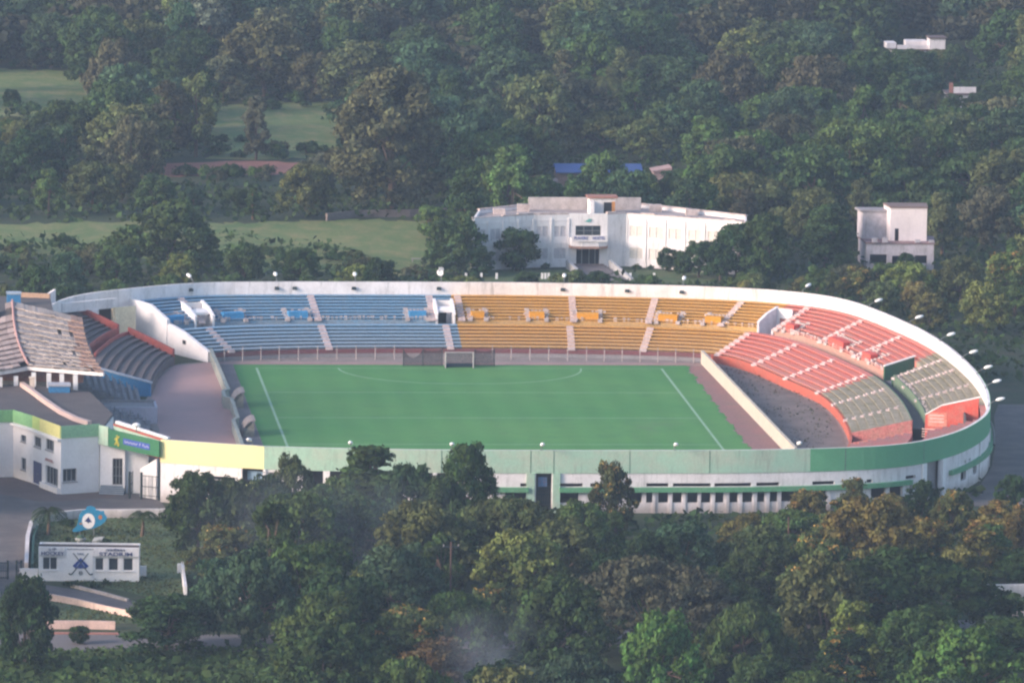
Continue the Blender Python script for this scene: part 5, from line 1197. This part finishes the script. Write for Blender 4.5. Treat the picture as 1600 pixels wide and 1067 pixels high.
plant_px('broad', 1330, 318, 188, 160, 'mid green', 'big green tree above the tower house')
plant_px('broad', 1180, 305, 205, 120, 'mid green', 'green tree behind the right wing of the hostel')
plant_px('broad', 1455, 300, 195, 120, 'dark green', 'dark green tree above and right of the tower house')
plant_px('spread', 760, 250, 160, 110, 'bluish green', 'bluish layered tree right of the giant tree')
plant_px('broad', 715, 150, 70, 130, 'dull brown', 'brown tree above the giant tree')
plant_px('tall', 1290, 420, 318, 92, 'dark green', 'tall dark green tree left of the tower house')
plant_px('broad', 1415, 425, 396, 40, 'deep green', 'small dark bush tree at the foot of the tower house', 2)
# trees just outside the left edge; in the evening they shade the entrance and the gatehouse
for x, y, h in ((-80, -64, 17), (-88, -74, 18), (-79, -78, 13), (-84, -54, 15), (-77, -131, 13), (-84, -140, 15), (-76, -147, 11), (-73, -118, 8)):
    plant('broad', x, y, h, h*.95, 'dark green', None)
for x, y, tp, w_, c, l in ((1405, 118, 78, 46, 'dark green', 'dark tree below the left end of the long far white house'), (1450, 124, 82, 50, 'mid green', 'green tree below the middle of the long far white house'), (1492, 128, 70, 52, 'dark green', 'dark tree right below the tower of the long far white house'), (1490, 186, 148, 50, 'mid green', 'green tree below the small far white house'), (1525, 190, 146, 44, 'dark green', 'dark tree right below the small far white house'),
        (900, 340, 274, 60, 'dark green', 'dark tree at the left end of the blue shed'), (1010, 338, 270, 62, 'mid green', 'green tree before the right half of the blue shed'), (1052, 336, 274, 50, 'dark green', 'dark tree right of the blue shed before the pink hut')):
    plant_px('broad', x, y, tp, w_, c, l)
for x, y, tp, w_ in ((690, 430, 380, 60), (745, 432, 385, 60), (1125, 438, 378, 66), (1068, 432, 398, 40), (1180, 440, 392, 60)): plant_px('broad', x, y, tp, w_, 'deep green', None)
# --- in front of the stadium
plant_px('point', 576, 842, 694, 158, 'dark green', 'pointed dark tree rising before the mint band below the pitch', 0)
plant_px('broad', 728, 842, 694, 108, 'mid green', 'tall bushy light green tree rising before the mint band')
plant_px('flower', 955, 836, 722, 76, 'olive green', 'slim tree with a few orange tops before the small wall openings', 0)
plant_px('broad', 455, 838, 712, 84, 'olive green', 'olive tree before the first dark wall openings')
plant_px('wide', 800, 902, 772, 236, 'olive green', 'wide olive tree before the middle gate, behind the rust brown pole', 0)
for x, y, tp, w_, c, l in ((366, 872, 748, 104, 'olive green', 'olive tree at the right edge of the forecourt below the yellow band'), (418, 872, 744, 112, 'dark green', 'dark tree between the yellow band and the first wall openings'), (520, 868, 748, 122, 'mid green', 'mid green tree left below the pointed dark tree'), (640, 866, 726, 118, 'deep green', 'deep green tree between the pointed tree and the tall bushy tree'), (690, 872, 745, 100, 'dark green', 'dark tree left below the tall bushy tree'), (786, 868, 775, 84, 'bluish green', 'bluish tree left of the middle gate'), (905, 872, 784, 110, 'mid green', 'mid green tree right below the middle gate')):
    plant_px('broad', x, y, tp, w_, c, l)
plant_px('broad', 308, 872, 738, 126, 'dark green', 'open dark tree beside the steel gate, over the forecourt edge', 3)
plant_px('wide', 1010, 1022, 866, 340, 'dull brown', 'huge dull brown tree in the foreground below the middle of the pitch', 1)
plant_px('wide', 1400, 1002, 856, 410, 'deep green', 'wide flat dark tree in the foreground at lower right', 2)
plant_px('flower', 1285, 975, 842, 150, 'olive green', 'tree covered in yellow blossom left of the wide flat dark tree', 0)
plant_px('flower', 640, 1075, 946, 170, 'olive green', 'yellow blossoming tree left of the rust brown pole', 1)
plant_px('broad', 680, 1105, 1000, 150, 'rust brown', 'rust brown tree at the bottom edge below the brown pole')
plant_px('flower', 768, 1010, 918, 90, 'olive green', 'small yellow topped tree right of the rust brown pole', 2)
plant_px('broad', 1030, 1120, 956, 150, 'bright green', 'bright green tree at the bottom edge below the huge brown tree')
plant_px('broad', 1510, 1130, 978, 190, 'bright green', 'bright green tree in the lower right corner')
plant_px('broad', 1195, 1130, 1030, 130, 'dark green', 'dark rounded tree at the bottom edge left of the yellow sprigs')
plant_px('flowertall', 1320, 1115, 985, 120, 'deep green', 'deep green tree with yellow sprigs at the bottom edge', 1)
plant_px('broad', 38, 1050, 900, 118, 'deep green', 'deep green tree in the lower left corner')
plant_px('broad', 262, 1018, 930, 170, 'deep green', 'deep green tree beside the main road below the gatehouse')
plant_px('broad', 395, 1015, 860, 150, 'bluish green', 'bluish green tree before the white boundary wall at left')
plant_px('ball', 124, 1006, 974, 36, 'deep green', 'small bush tree before the low pink road wall')
plant_px('broad', 1582, 800, 742, 56, 'deep green', 'dark tree at the right edge beside the ring road')
plant_px('broad', 1440, 818, 752, 66, 'deep green', 'dark leafy tree before the recess at the right end of the bowl')
for k, (x, y, tp, w_, c) in enumerate(((1330, 830, 746, 70, 'olive green'), (1262, 838, 764, 80, 'olive green'), (1395, 842, 768, 76, 'olive green'), (1490, 842, 766, 84, 'olive green'), (1555, 850, 778, 84, 'olive green'), (1600, 868, 790, 90, 'olive green'), (1300, 880, 800, 96, 'olive green'), (1440, 884, 806, 96, 'olive green'), (1530, 905, 822, 100, 'olive green'))):
    plant_px('flower' if k % 2 else 'flowertall', x, y, tp, w_, 'golden olive' if k % 3 else c, None)
for k, (x, y, tp, w_) in enumerate(((1345, 470, 418, 84), (1420, 478, 410, 90), (1500, 480, 402, 96), (1575, 470, 392, 96), (1290, 462, 424, 60), (1540, 520, 440, 100))):
    plant_px('flower' if k in (0, 3) else 'broad', x, y, tp, w_, 'olive green' if k % 2 == 0 else 'yellow green', None)

# --- filling the woods
RES = [(690, 300, 1168, 428), (1340, 312, 1458, 412), (1384, 46, 1496, 80), (1470, 120, 1530, 147), (866, 254, 905, 268), (972, 254, 1045, 268)]
def inside(p, poly):
    x, y = p; c = False; n = len(poly)
    for i in range(n):
        (x0, y0), (x1, y1) = poly[i], poly[(i+1) % n]
        if (y0 > y) != (y1 > y) and x < (x1-x0)*(y-y0)/(y1-y0)+x0: c = not c
    return c
fp_ = dict(fields); fp_['lawn_field'] = [(-120, 343), (-20, 347), (0, 350), (190, 346), (345, 349), (430, 347), (540, 343), (670, 345), (668, 425), (610, 425), (540, 392), (400, 382), (0, 384), (-120, 384)]
FP = list(fp_.values())+[[(225, 250), (478, 248), (478, 275), (228, 280)], [(232, 276), (460, 275), (440, 290), (240, 292)]]
def clear_of(x, y, h, w, slack=.28):
    bx, by = PX(x, y, 0); tx, ty = PX(x, y, h); hw = w*.5/((Vector((x, y, 0))-Vector(CAM)).length/FPX)*.85
    for r in RES:
        if bx+hw > r[0] and bx-hw < r[2] and by > r[3]-2 and ty < r[3]-6: return False
        if r[0] < bx < r[2] and r[1] < by < r[3] and ty < r[3]: 
            if by > r[3]-20: return False
    for poly in FP:
        if inside((bx, by), poly): return False
        hit = sum(inside((bx+hw*a, by+(ty-by)*b), poly) for a in (-.8, 0, .8) for b in (.25, .6, .95))
        if hit > 9*slack: return False
    return True
def colour(px, py):
    r = rs.random()
    if py < 450 and px < 760: t = (('dark green', .36), ('dull brown', .05), ('brown green', .09), ('bluish green', .22), ('olive green', .14), ('mid green', .10), ('grey green', .04))
    elif py < 450: t = (('dark green', .26), ('mid green', .22), ('bluish green', .22), ('dull brown', .07), ('olive green', .13), ('brown green', .05), ('yellow green', .05))
    elif px > 1150 and py < 900: t = (('golden olive', .28), ('olive green', .34), ('dark green', .24), ('mid green', .14))
    else: t = (('dark green', .30), ('deep green', .2), ('bluish green', .16), ('mid green', .18), ('olive green', .11), ('yellow green', .05))
    for c, p in t:
        r -= p
        if r <= 0: return c
    return t[0][0]
foot = lambda x, y: abs(x/63.5)**3.2+abs(y/79.5)**3.2 < 1 or (x < -44 and -75 < y < 60)
placed = [(t['x'], t['y'], t['w']) for t in TREES]
def free(x, y, d): return all((x-a)**2+((y-b)*.62)**2 > (d+.22*c)**2 for a, b, c in placed)
nback = 0
for gy in np.arange(88, 452, 11.5):
    xl, xr = G(-90, 0)[0], 0
    for gx in np.arange(-90, 165, 9.0):
        x, y = gx+rs.uniform(-3.5, 3.5), gy+rs.uniform(-4, 4); px, py = PX(x, y, 0)
        if not -150 < px < 1720 or foot(x, y): continue
        kind = rs.choices(('broad', 'tall', 'spread', 'point'), (.60, .22, .13, .05))[0]; h = rs.uniform(7.0, 14.0)*{'tall': 1.12, 'spread': .8}.get(kind, 1)
        if py > 280 and px < 690: h *= .62
        if py > 425: h *= .75
        if 380 < py and 1180 < px: h *= .72
        w = h*NAT[kind][1]/NAT[kind][0]
        while h > 3 and not clear_of(x, y, h, w): h *= .8; w *= .85
        if h <= 3 or (490 < px < 745 and 322 < py < 350) or not free(x, y, 5.6 if h > 5 else 3): continue
        if not clear_of(x, y, h, w): continue
        kind = 'shrub' if h < 3.2 else kind
        plant(kind, x, y, h, w*rs.uniform(.9, 1.1), colour(px, py)); placed.append((x, y, w)); nback += 1
# foreground wood: tops keep below the line that the photograph shows
PROF = [(-60, 1020), (230, 1015), (240, 880), (262, 780), (330, 768), (420, 755), (500, 758), (560, 738), (640, 738), (690, 742), (770, 762), (800, 790), (860, 796), (905, 778), (985, 796), (1050, 800), (1110, 806), (1200, 798), (1260, 782), (1330, 772), (1400, 784), (1500, 784), (1560, 792), (1700, 790)]
def prof(px):
    for (a, b), (c, d) in zip(PROF, PROF[1:]):
        if a <= px <= c: return b+(d-b)*(px-a)/(c-a)
    return 800
nfor = 0
for gy in np.arange(-84, -262, -8.6):
    for gx in np.arange(-72, 62, 7.6):
        x, y = gx+rs.uniform(-2.8, 2.8), gy+rs.uniform(-3.2, 3.2); px, py = PX(x, y, 0)
        if not -40 < px < 1650: continue
        if px < 345 and py < 1030: continue
        if px < 490 and py > 1012: continue
        if px > 1500 and 925 < py < 1005: continue
        if 975 < py < 1012 and not 470 < px < 1470 and rs.random() < .55: continue
        h = rs.uniform(4.5, 11.5); kind = rs.choices(('broad', 'spread', 'tall', 'flower'), (.63, .19, .16, .02))[0]
        if kind == 'spread': h *= .85
        while h > 2.2 and PX(x, y, h)[1] < prof(px)+rs.uniform(0, 16): h -= .5
        if h < 2.4: continue
        w = max(3.5, min(h*NAT[kind][1]/NAT[kind][0], 12))
        while px > 1505 and py > 930 and h > 2.2 and PX(x, y, h)[1] < 962: h -= .4
        if px > 1505 and py > 930 and h < 2.6: continue
        if 715 < px < 825 and 1040 < py < 1140: continue
        if not free(x, y, 4.4): continue
        if h < 3.4: kind = 'shrub'
        plant(kind, x, y, h, w, colour(px, py-h*12)); placed.append((x, y, w)); nfor += 1
print('trees back', nback, 'front', nfor)
# hedges and low growth on the field edges and round the gatehouse
for k, (x, y, tp, w_, l) in enumerate(((118, 916, 905, 44, 'low dark shrub spreading before the emblem panel of the gatehouse'), (142, 918, 907, 40, 'low shrub right of the emblem panel'), (166, 914, 904, 22, 'small shrub below the first right gatehouse window'), (104, 846, 834, 14, 'small dark shrub left of the round planter'), (164, 850, 838, 26, 'small dark shrub beside the tilted stone seat'), (106, 822, 805, 30, 'dark shrub at the garden wall right of the palm'),
        (852, 420, 408, 18, 'small dark shrub at the left hostel wing'), (995, 421, 410, 18, 'small dark shrub at the right hostel wing'), (1017, 421, 412, 12, 'tiny dark shrub beside the right hostel wing'), (185, 148, 138, 36, None), (20, 165, 140, 30, None), (345, 222, 206, 30, 'small shrub left in the middle field'), (480, 240, 214, 44, 'shrub at the right edge of the middle field'), (378, 222, 208, 26, 'small round shrub beside the slim brown tree'))):
    plant_px('shrub', x, y, tp, w_, 'deep green' if k < 9 else 'dark green', l)
plant_px('ball', 18, 165, 138, 30, 'dark green', 'small dark round tree on the left of the upper field')
for (x0, x1, y0, y1, n) in ((-20, 180, 385, 400, 9), (340, 560, 388, 414, 7), (150, 340, 385, 420, 8), (0, 150, 165, 188, 8), (330, 520, 236, 252, 8), (540, 665, 400, 436, 5), (232, 470, 272, 284, 9), (345, 500, 160, 172, 6), (20, 140, 104, 112, 4)):
    for i in range(n):
        px, py = rs.uniform(x0, x1), rs.uniform(y0, y1); p = G(px, py); h = rs.uniform(1.2, 3.0)
        plant('shrub', p.x, p.y, h, h*rs.uniform(1.3, 2.0), colour(px, py))
# palms
def palm_proto(seed, h, fl, n):
    r = random.Random(seed); q = MB(); pts = [Vector((0, 0, 0)), Vector((.12, .05, h*.5)), Vector((.05, -.1, h))]
    for a, b, r0, r1 in ((pts[0], pts[1], .24, .17), (pts[1], pts[2], .17, .14)): q.tube(a, b, r0, r1, 8)
    tm = bpy.data.meshes.new('trunk'); tm.from_pydata(q.v, [], q.f); tm.materials.append(TRUNK)
    fr = []
    for i in range(n):
        w = 6.283*i/n+r.uniform(-.2, .2); el = r.uniform(.05, 1.15); d = Vector((math.cos(w), math.sin(w), 0)); s = Vector((-math.sin(w), math.cos(w), 0)); L = fl*r.uniform(.85, 1.1)
        rib = [pts[2]+d*(L*t*math.cos(el*(1-t*.4)))+Vector((0, 0, L*(math.sin(el)*t-(.75+.2*el)*t*t))) for t in np.linspace(0, 1, 12)]
        for a, b in zip(rib[1:], rib[2:]):
            for sg in (-1, 1):
                for o in (0, .5):
                    p = a.lerp(b, o); e = p+s*sg*fl*.24+(b-a)*.9-Vector((0, 0, fl*.13)); wv = (b-a)*.34
                    fr.append([p, p+wv, e+wv*.3, e])
        for a, b in zip(rib, rib[1:]): fr.append([a-s*.05, b-s*.05, b+s*.05, a+s*.05])
    return np_mesh('fronds', np.array([[tuple(v) for v in f] for f in fr]), [LEAF]), tm
def palm(px, py, h, fl, col, label, seed):
    cm, tm = palm_proto(seed, h, fl, 15); p = G(px, py)
    root = bpy.data.objects.new('palm_tree', None); tr = bpy.data.objects.new('trunk', tm); cr = bpy.data.objects.new('fronds', cm)
    for o in (root, tr, cr): COL.objects.link(o)
    tr.parent = cr.parent = root; root.location = p; c = TINT[col]; cr.color = (*c, 1); root['category'] = 'palm'; root['label'] = label
palm(75, 836, 2.9, 2.5, 'deep green', 'small palm on the garden lawn behind the gatehouse wall', 1)
palm(222, 838, 2.6, 2.2, 'dark green', 'small palm leaning at the right of the garden lawn', 2)
palm(742, 420, 5.6, 2.6, 'deep green', 'dark palm beside the large tree at the left hostel end', 3)
palm(112, 112, 4.4, .9, 'olive green', 'bare trunked palm with a tiny head behind the upper field', 4)
palm(1460, 215, 7.2, 3.4, 'brown green', 'brownish feathery palm below the small far white house', 5)
palm(1548, 250, 6.8, 3.2, 'brown green', 'feathery palm at the right in the far wood', 6)
palm(945, 205, 9.0, 3.4, 'olive green', 'tall feathery palm above the blue shed', 7)
palm(1590, 345, 6.5, 2.8, 'olive green', 'palm at the right edge beyond the ring road trees', 8)

# the wood beyond y = 450 reads as one mass
Q, cols = [], []
rs2 = np.random.default_rng(77)
meshes = []
for k, sd_ in (('broad', 301), ('broad', 302), ('tall', 303), ('spread', 304)):
    P_, D_, _ = crown(k, sd_); sel = rng.random(len(P_)) < .42; P_, D_ = P_[sel], D_[sel]; meshes.append(leaf_quads(P_, D_, np.full(len(P_), .6)))
tints = [TINT[c] for c in ('dark green', 'dull brown', 'bluish green', 'mid green', 'brown green')]
parts_ = [[] for _ in tints]
for gy in np.arange(458, 820, 15):
    for gx in np.arange(-90, 220, 9.5):
        x, y = gx+rs2.uniform(-4, 4), gy+rs2.uniform(-6, 6); px, py = PX(x, y, 0)
        if not -130 < px < 1720: continue
        k = rs2.integers(4); h = rs2.uniform(8.5, 13.5); s = h/NAT[('broad', 'broad', 'tall', 'spread')[k]][0]
        if not clear_of(x, y, h, h): continue
        w = rs2.uniform(0, 6.28); m = meshes[k][rs2.random(len(meshes[k])) < .62]; c_, s_ = math.cos(w), math.sin(w)
        v = np.stack([(m[..., 0]*c_-m[..., 1]*s_)*s*1.15+x, (m[..., 0]*s_+m[..., 1]*c_)*s*1.15+y, m[..., 2]*s], -1)
        parts_[rs2.integers(len(tints))].append(v)
fm = [];
for i, c in enumerate(tints):
    m = leaf_mat('far_leaves'); nt = m.node_tree
    hs = next(n for n in nt.nodes if n.type == 'HUE_SAT'); nt.links.remove(hs.inputs['Color'].links[0]); hs.inputs['Color'].default_value = (*c, 1); fm.append(m)
qs = [np.concatenate(p) for p in parts_ if p]; mi = np.concatenate([np.full(len(np.concatenate(p)), i) for i, p in enumerate(parts_) if p])
o = bpy.data.objects.new('far_wood', np_mesh('far_wood', np.concatenate(qs), fm, mi)); COL.objects.link(o); tag(o, 'dense far wood fading into haze along the top of the photo', 'wood', kind='stuff')

# undergrowth: low leaf clumps over the wood floor, and the weedy meadow in front
def scatter(name, n, xr, yr, test, size, zr, col, label, cat):
    r = np.random.default_rng(len(name)); P = []
    while len(P) < n:
        x, y = r.uniform(*xr), r.uniform(*yr)
        if test(x, y, *PX(x, y, 0)): P.append((x, y))
    P = np.array(P); nz = np.sin(P[:, 0]*.45)+np.sin(P[:, 1]*.33)+np.sin(P[:, 0]*.17+P[:, 1]*.21)
    z = r.uniform(zr[0], zr[1], len(P))*(1.15+.42*nz).clip(.25, 2.2)
    qd = leaf_quads(np.column_stack([P, z]), np.tile([0, -.25, .8], (len(P), 1)), np.full(len(P), size))
    o = bpy.data.objects.new(name, np_mesh(name, qd, [LEAF])); COL.objects.link(o); o.color = (*TINT[col], 1); tag(o, label, cat, kind='stuff'); return o
def wood_floor(x, y, px, py):
    if foot(x, y) or not -40 < px < 1640 or py < 100: return False
    if any(inside((px, py), p) for p in FP): return False
    if py > 420 and px < 345 and 780 < py < 1030: return False
    if px < 270 and py > 720 and py < 1030: return False
    if 690 < px < 1165 and 330 < py < 445: return False
    if px > 1470 and 600 < py < 800 and px > 1535: return False
    return not (972 < py < 1014 and not 470 < px < 1470)
scatter('undergrowth', 42000, (-80, 160), (-240, 440), wood_floor, .75, (.15, 1.2), 'dark green', 'low tangled undergrowth between the trees', 'undergrowth')
scatter('meadow_weeds', 15000, (-72, 10), (-215, -163), lambda x, y, px, py: -30 < px < 760 and 1016 < py < 1120, .42, (.08, .55), 'mid green', 'green weedy meadow along the bottom left edge', 'weeds')
scatter('rough_grass', 9000, (-72, 60), (-165, -80), lambda x, y, px, py: any(inside((px, py), q) for q in ([(48, 818), (62, 806), (150, 803), (262, 801), (330, 820), (330, 940), (290, 950), (200, 925), (110, 908), (52, 905)], [(75, 938), (140, 949), (215, 966), (230, 974), (60, 974)], [(1480, 940), (1640, 938), (1640, 958), (1480, 958)])), .22, (.03, .16), 'olive green', 'short rough grass on the gatehouse lawns', 'grass')
scatter('ground_weeds', 700, (33, 46), (-48, 52), lambda x, y, px, py: 34.6 < x and (x/45.5)**3.4+(y/57)**3.4 < .97 if y > 0 else 34.8 < x < 44.5-.012*y*y*.6, .2, (.08, .2), 'brown green', 'sparse weeds on the tilled ground', 'weeds')

# --- labels that single the trees out
LM = [('the giant brown tree', 612, 250), ('the middle field', 425, 205), ('the upper field', 70, 140), ('the red soil strip', 350, 264), ('the left lawn', 95, 370), ('the lawn beside the hostel', 610, 390), ('the hostel entrance', 918, 380), ('the right hostel wing', 1075, 375), ('the left hostel wing', 790, 380), ('the blue shed', 955, 263), ('the tower house', 1398, 360), ('the long far white house', 1440, 65), ('the small far white house', 1498, 136), ('the slim brown tree', 400, 200), ('the blue stand rim', 400, 440), ('the left end of the rim', 130, 455), ('the yellow stand rim', 1000, 444), ('the red stand rim', 1350, 475), ('the ring road', 1580, 660), ('the middle gate', 848, 758), ('the row of small openings', 1120, 775), ('the dark wall openings', 560, 745), ('the right end of the bowl', 1470, 745), ('the gatehouse', 140, 885), ('the rust brown pole', 703, 920), ('the thin reddish pole', 1231, 845), ('the huge dull brown tree', 1010, 950), ('the wide flat dark tree', 1400, 930), ('the white wall at left', 400, 950), ('the smoke', 780, 1035), ('the steel gate', 225, 755), ('the top left corner', 20, 20), ('the top right corner', 1580, 20), ('the building at the top edge', 985, 5), ('the tiny upper left house', 215, 40), ('the feathery palm', 1460, 180), ('the bottom right corner', 1585, 1060), ('the meadow', 280, 1045), ('the big dark brown tree', 1278, 140)]
SH = {'broad': 'broad', 'spread': 'flat topped', 'wide': 'wide', 'tall': 'tall', 'point': 'pointed', 'ball': 'round', 'flower': 'yellow flowered', 'flowertall': 'yellow sprigged', 'shrub': 'low', 'giant': 'giant'}
groups = {}
for t in TREES:
    t['px'], t['py'] = PX(t['x'], t['y'], t['h']*.75)
    wn = 'shrub' if t['kind'] == 'shrub' else 'tree'
    n, lx_, ly_ = min(LM, key=lambda l: (l[1]-t['px'])**2+((l[2]-t['py'])*1.25)**2)
    dx, dy = t['px']-lx_, t['py']-ly_
    rel = ('right of' if dx > 0 else 'left of') if abs(dx) > abs(dy)*1.1 else ('in front of' if dy > 0 else 'behind')
    t['base'] = f"{t['col']} {SH[t['kind']]} {wn} {rel} {n}"
    t['o']['group'] = {'back': 'trees of the wood behind the stadium', 'front': 'trees of the foreground wood'}['back' if t['y'] > 0 else 'front'] if wn == 'tree' else 'shrubs'
    if t['label']: t['o']['label'] = t['label']
    else: groups.setdefault(t['base'], []).append(t)
ORD = ['leftmost', 'second from left', 'third from left', 'fourth from left', 'fifth from left', 'sixth from left', 'seventh from left', 'eighth from left', 'ninth from left']
for b, l in groups.items():
    l.sort(key=lambda t: t['px'])
    for i, t in enumerate(l): t['o']['label'] = b if len(l) == 1 else b+', '+('rightmost' if i == len(l)-1 else ORD[min(i, 8)])
# ------------------------------------------------------------------ air, smoke, light
def volume(name, dens, col, aniso):
    m = bpy.data.materials.new(name); m.use_nodes = True; nt = m.node_tree; nt.nodes.clear()
    out = N(nt, 'ShaderNodeOutputMaterial'); v = N(nt, 'ShaderNodeVolumePrincipled'); v.inputs['Color'].default_value = (*col, 1); v.inputs['Density'].default_value = dens; v.inputs['Anisotropy'].default_value = aniso
    nt.links.new(v.outputs[0], out.inputs['Volume']); return m, nt, v
HAZE = .0001
q = MB(); q.box(-600, 700, -1100, 1100, -1, 162); hz = q.build('haze', volume('haze_air', HAZE, (.54, .71, .96), .1)[0]); tag(hz, 'thin bluish evening haze over the whole place', 'haze', kind='stuff')
# thin smoke drifting up from the foreground wood
m, nt, v = volume('wood_smoke', 0, (.74, .80, .92), .1)
tc = N(nt, 'ShaderNodeTexCoord'); mp = N(nt, 'ShaderNodeMapping'); mp.inputs['Scale'].default_value = (.16, .16, .10); nt.links.new(tc.outputs['Object'], mp.inputs[0]); nz = noise(nt, mp.outputs[0], 1.0, 3, .55)
sx = N(nt, 'ShaderNodeSeparateXYZ'); nt.links.new(tc.outputs['Generated'], sx.inputs[0])
def mul(a, b):
    k = N(nt, 'ShaderNodeMath'); k.operation = 'MULTIPLY'; nt.links.new(a, k.inputs[0]); nt.links.new(b, k.inputs[1]); return k.outputs[0]
e = mul(ramp(nt, sx.outputs[0], 0, .35), ramp(nt, sx.outputs[0], 1, .6)); e = mul(e, mul(ramp(nt, sx.outputs[1], 0, .3), ramp(nt, sx.outputs[1], 1, .7))); e = mul(e, ramp(nt, sx.outputs[2], 1, .15)); 
nt.links.new(mul(e, ramp(nt, nz, .40, .68, 0, .13)), v.inputs['Density'])
sp = G(772, 1120); q = MB(); q.box(sp.x-6.5, sp.x+6.5, sp.y-4, sp.y+5, .3, 11.5); sm = q.build('smoke', m); tag(sm, 'thin grey smoke rising from the trees at the bottom edge below the pole', 'smoke', kind='stuff'); m.cycles.volume_step_rate = 1.0
m2 = m.copy(); nt2 = m2.node_tree; r_ = [n for n in nt2.nodes if n.type == 'MAP_RANGE'][-1]; r_.inputs[4].default_value = .026; r_.inputs[1].default_value = .36
sp = G(520, 930); q = MB(); q.box(sp.x-17, sp.x+15, sp.y-6, sp.y+22, .3, 13); sm = q.build('smoke', m2); tag(sm, 'faint bluish smoke hanging over the wood right of the gatehouse lawn', 'smoke', kind='stuff')

W = bpy.data.worlds.new('World'); S.world = W; W.use_nodes = True; nt = W.node_tree; bg = nt.nodes['Background']
sky = nt.nodes.new('ShaderNodeTexSky'); sky.sky_type = 'NISHITA'; sky.sun_disc = False
AZ = R(250); EL = R(20)          # compass bearing of the sun (from +Y, clockwise) and its height
sky.sun_elevation = EL; sky.sun_rotation = AZ; sky.dust_density = 2.0; sky.air_density = 1.0; sky.ozone_density = 1.3; nt.links.new(sky.outputs[0], bg.inputs[0]); bg.inputs[1].default_value = .15
sl = bpy.data.lights.new('sun', 'SUN'); sl.energy = 1.95; sl.angle = R(18); sl.color = (1, .79, .70); so = bpy.data.objects.new('sun', sl); COL.objects.link(so)
sd = Vector((math.sin(AZ)*math.cos(EL), math.cos(AZ)*math.cos(EL), math.sin(EL))); so.rotation_euler = sd.to_track_quat('Z', 'Y').to_euler(); so.location = (-150, -150, 120)
S.view_settings.view_transform = 'Standard'; S.view_settings.look = 'None'; S.view_settings.gamma = 1; S.view_settings.exposure = 1.15
S.cycles.max_bounces = 6; S.cycles.diffuse_bounces = 3; S.cycles.glossy_bounces = 2; S.cycles.transmission_bounces = 3; S.cycles.transparent_max_bounces = 8; S.cycles.volume_bounces = 0
S.cycles.volume_step_rate = 1.0; S.cycles.volume_max_steps = 64; S.cycles.filter_width = 2.35; S.cycles.use_denoising = True; S.cycles.caustics_reflective = False; S.cycles.caustics_refractive = False
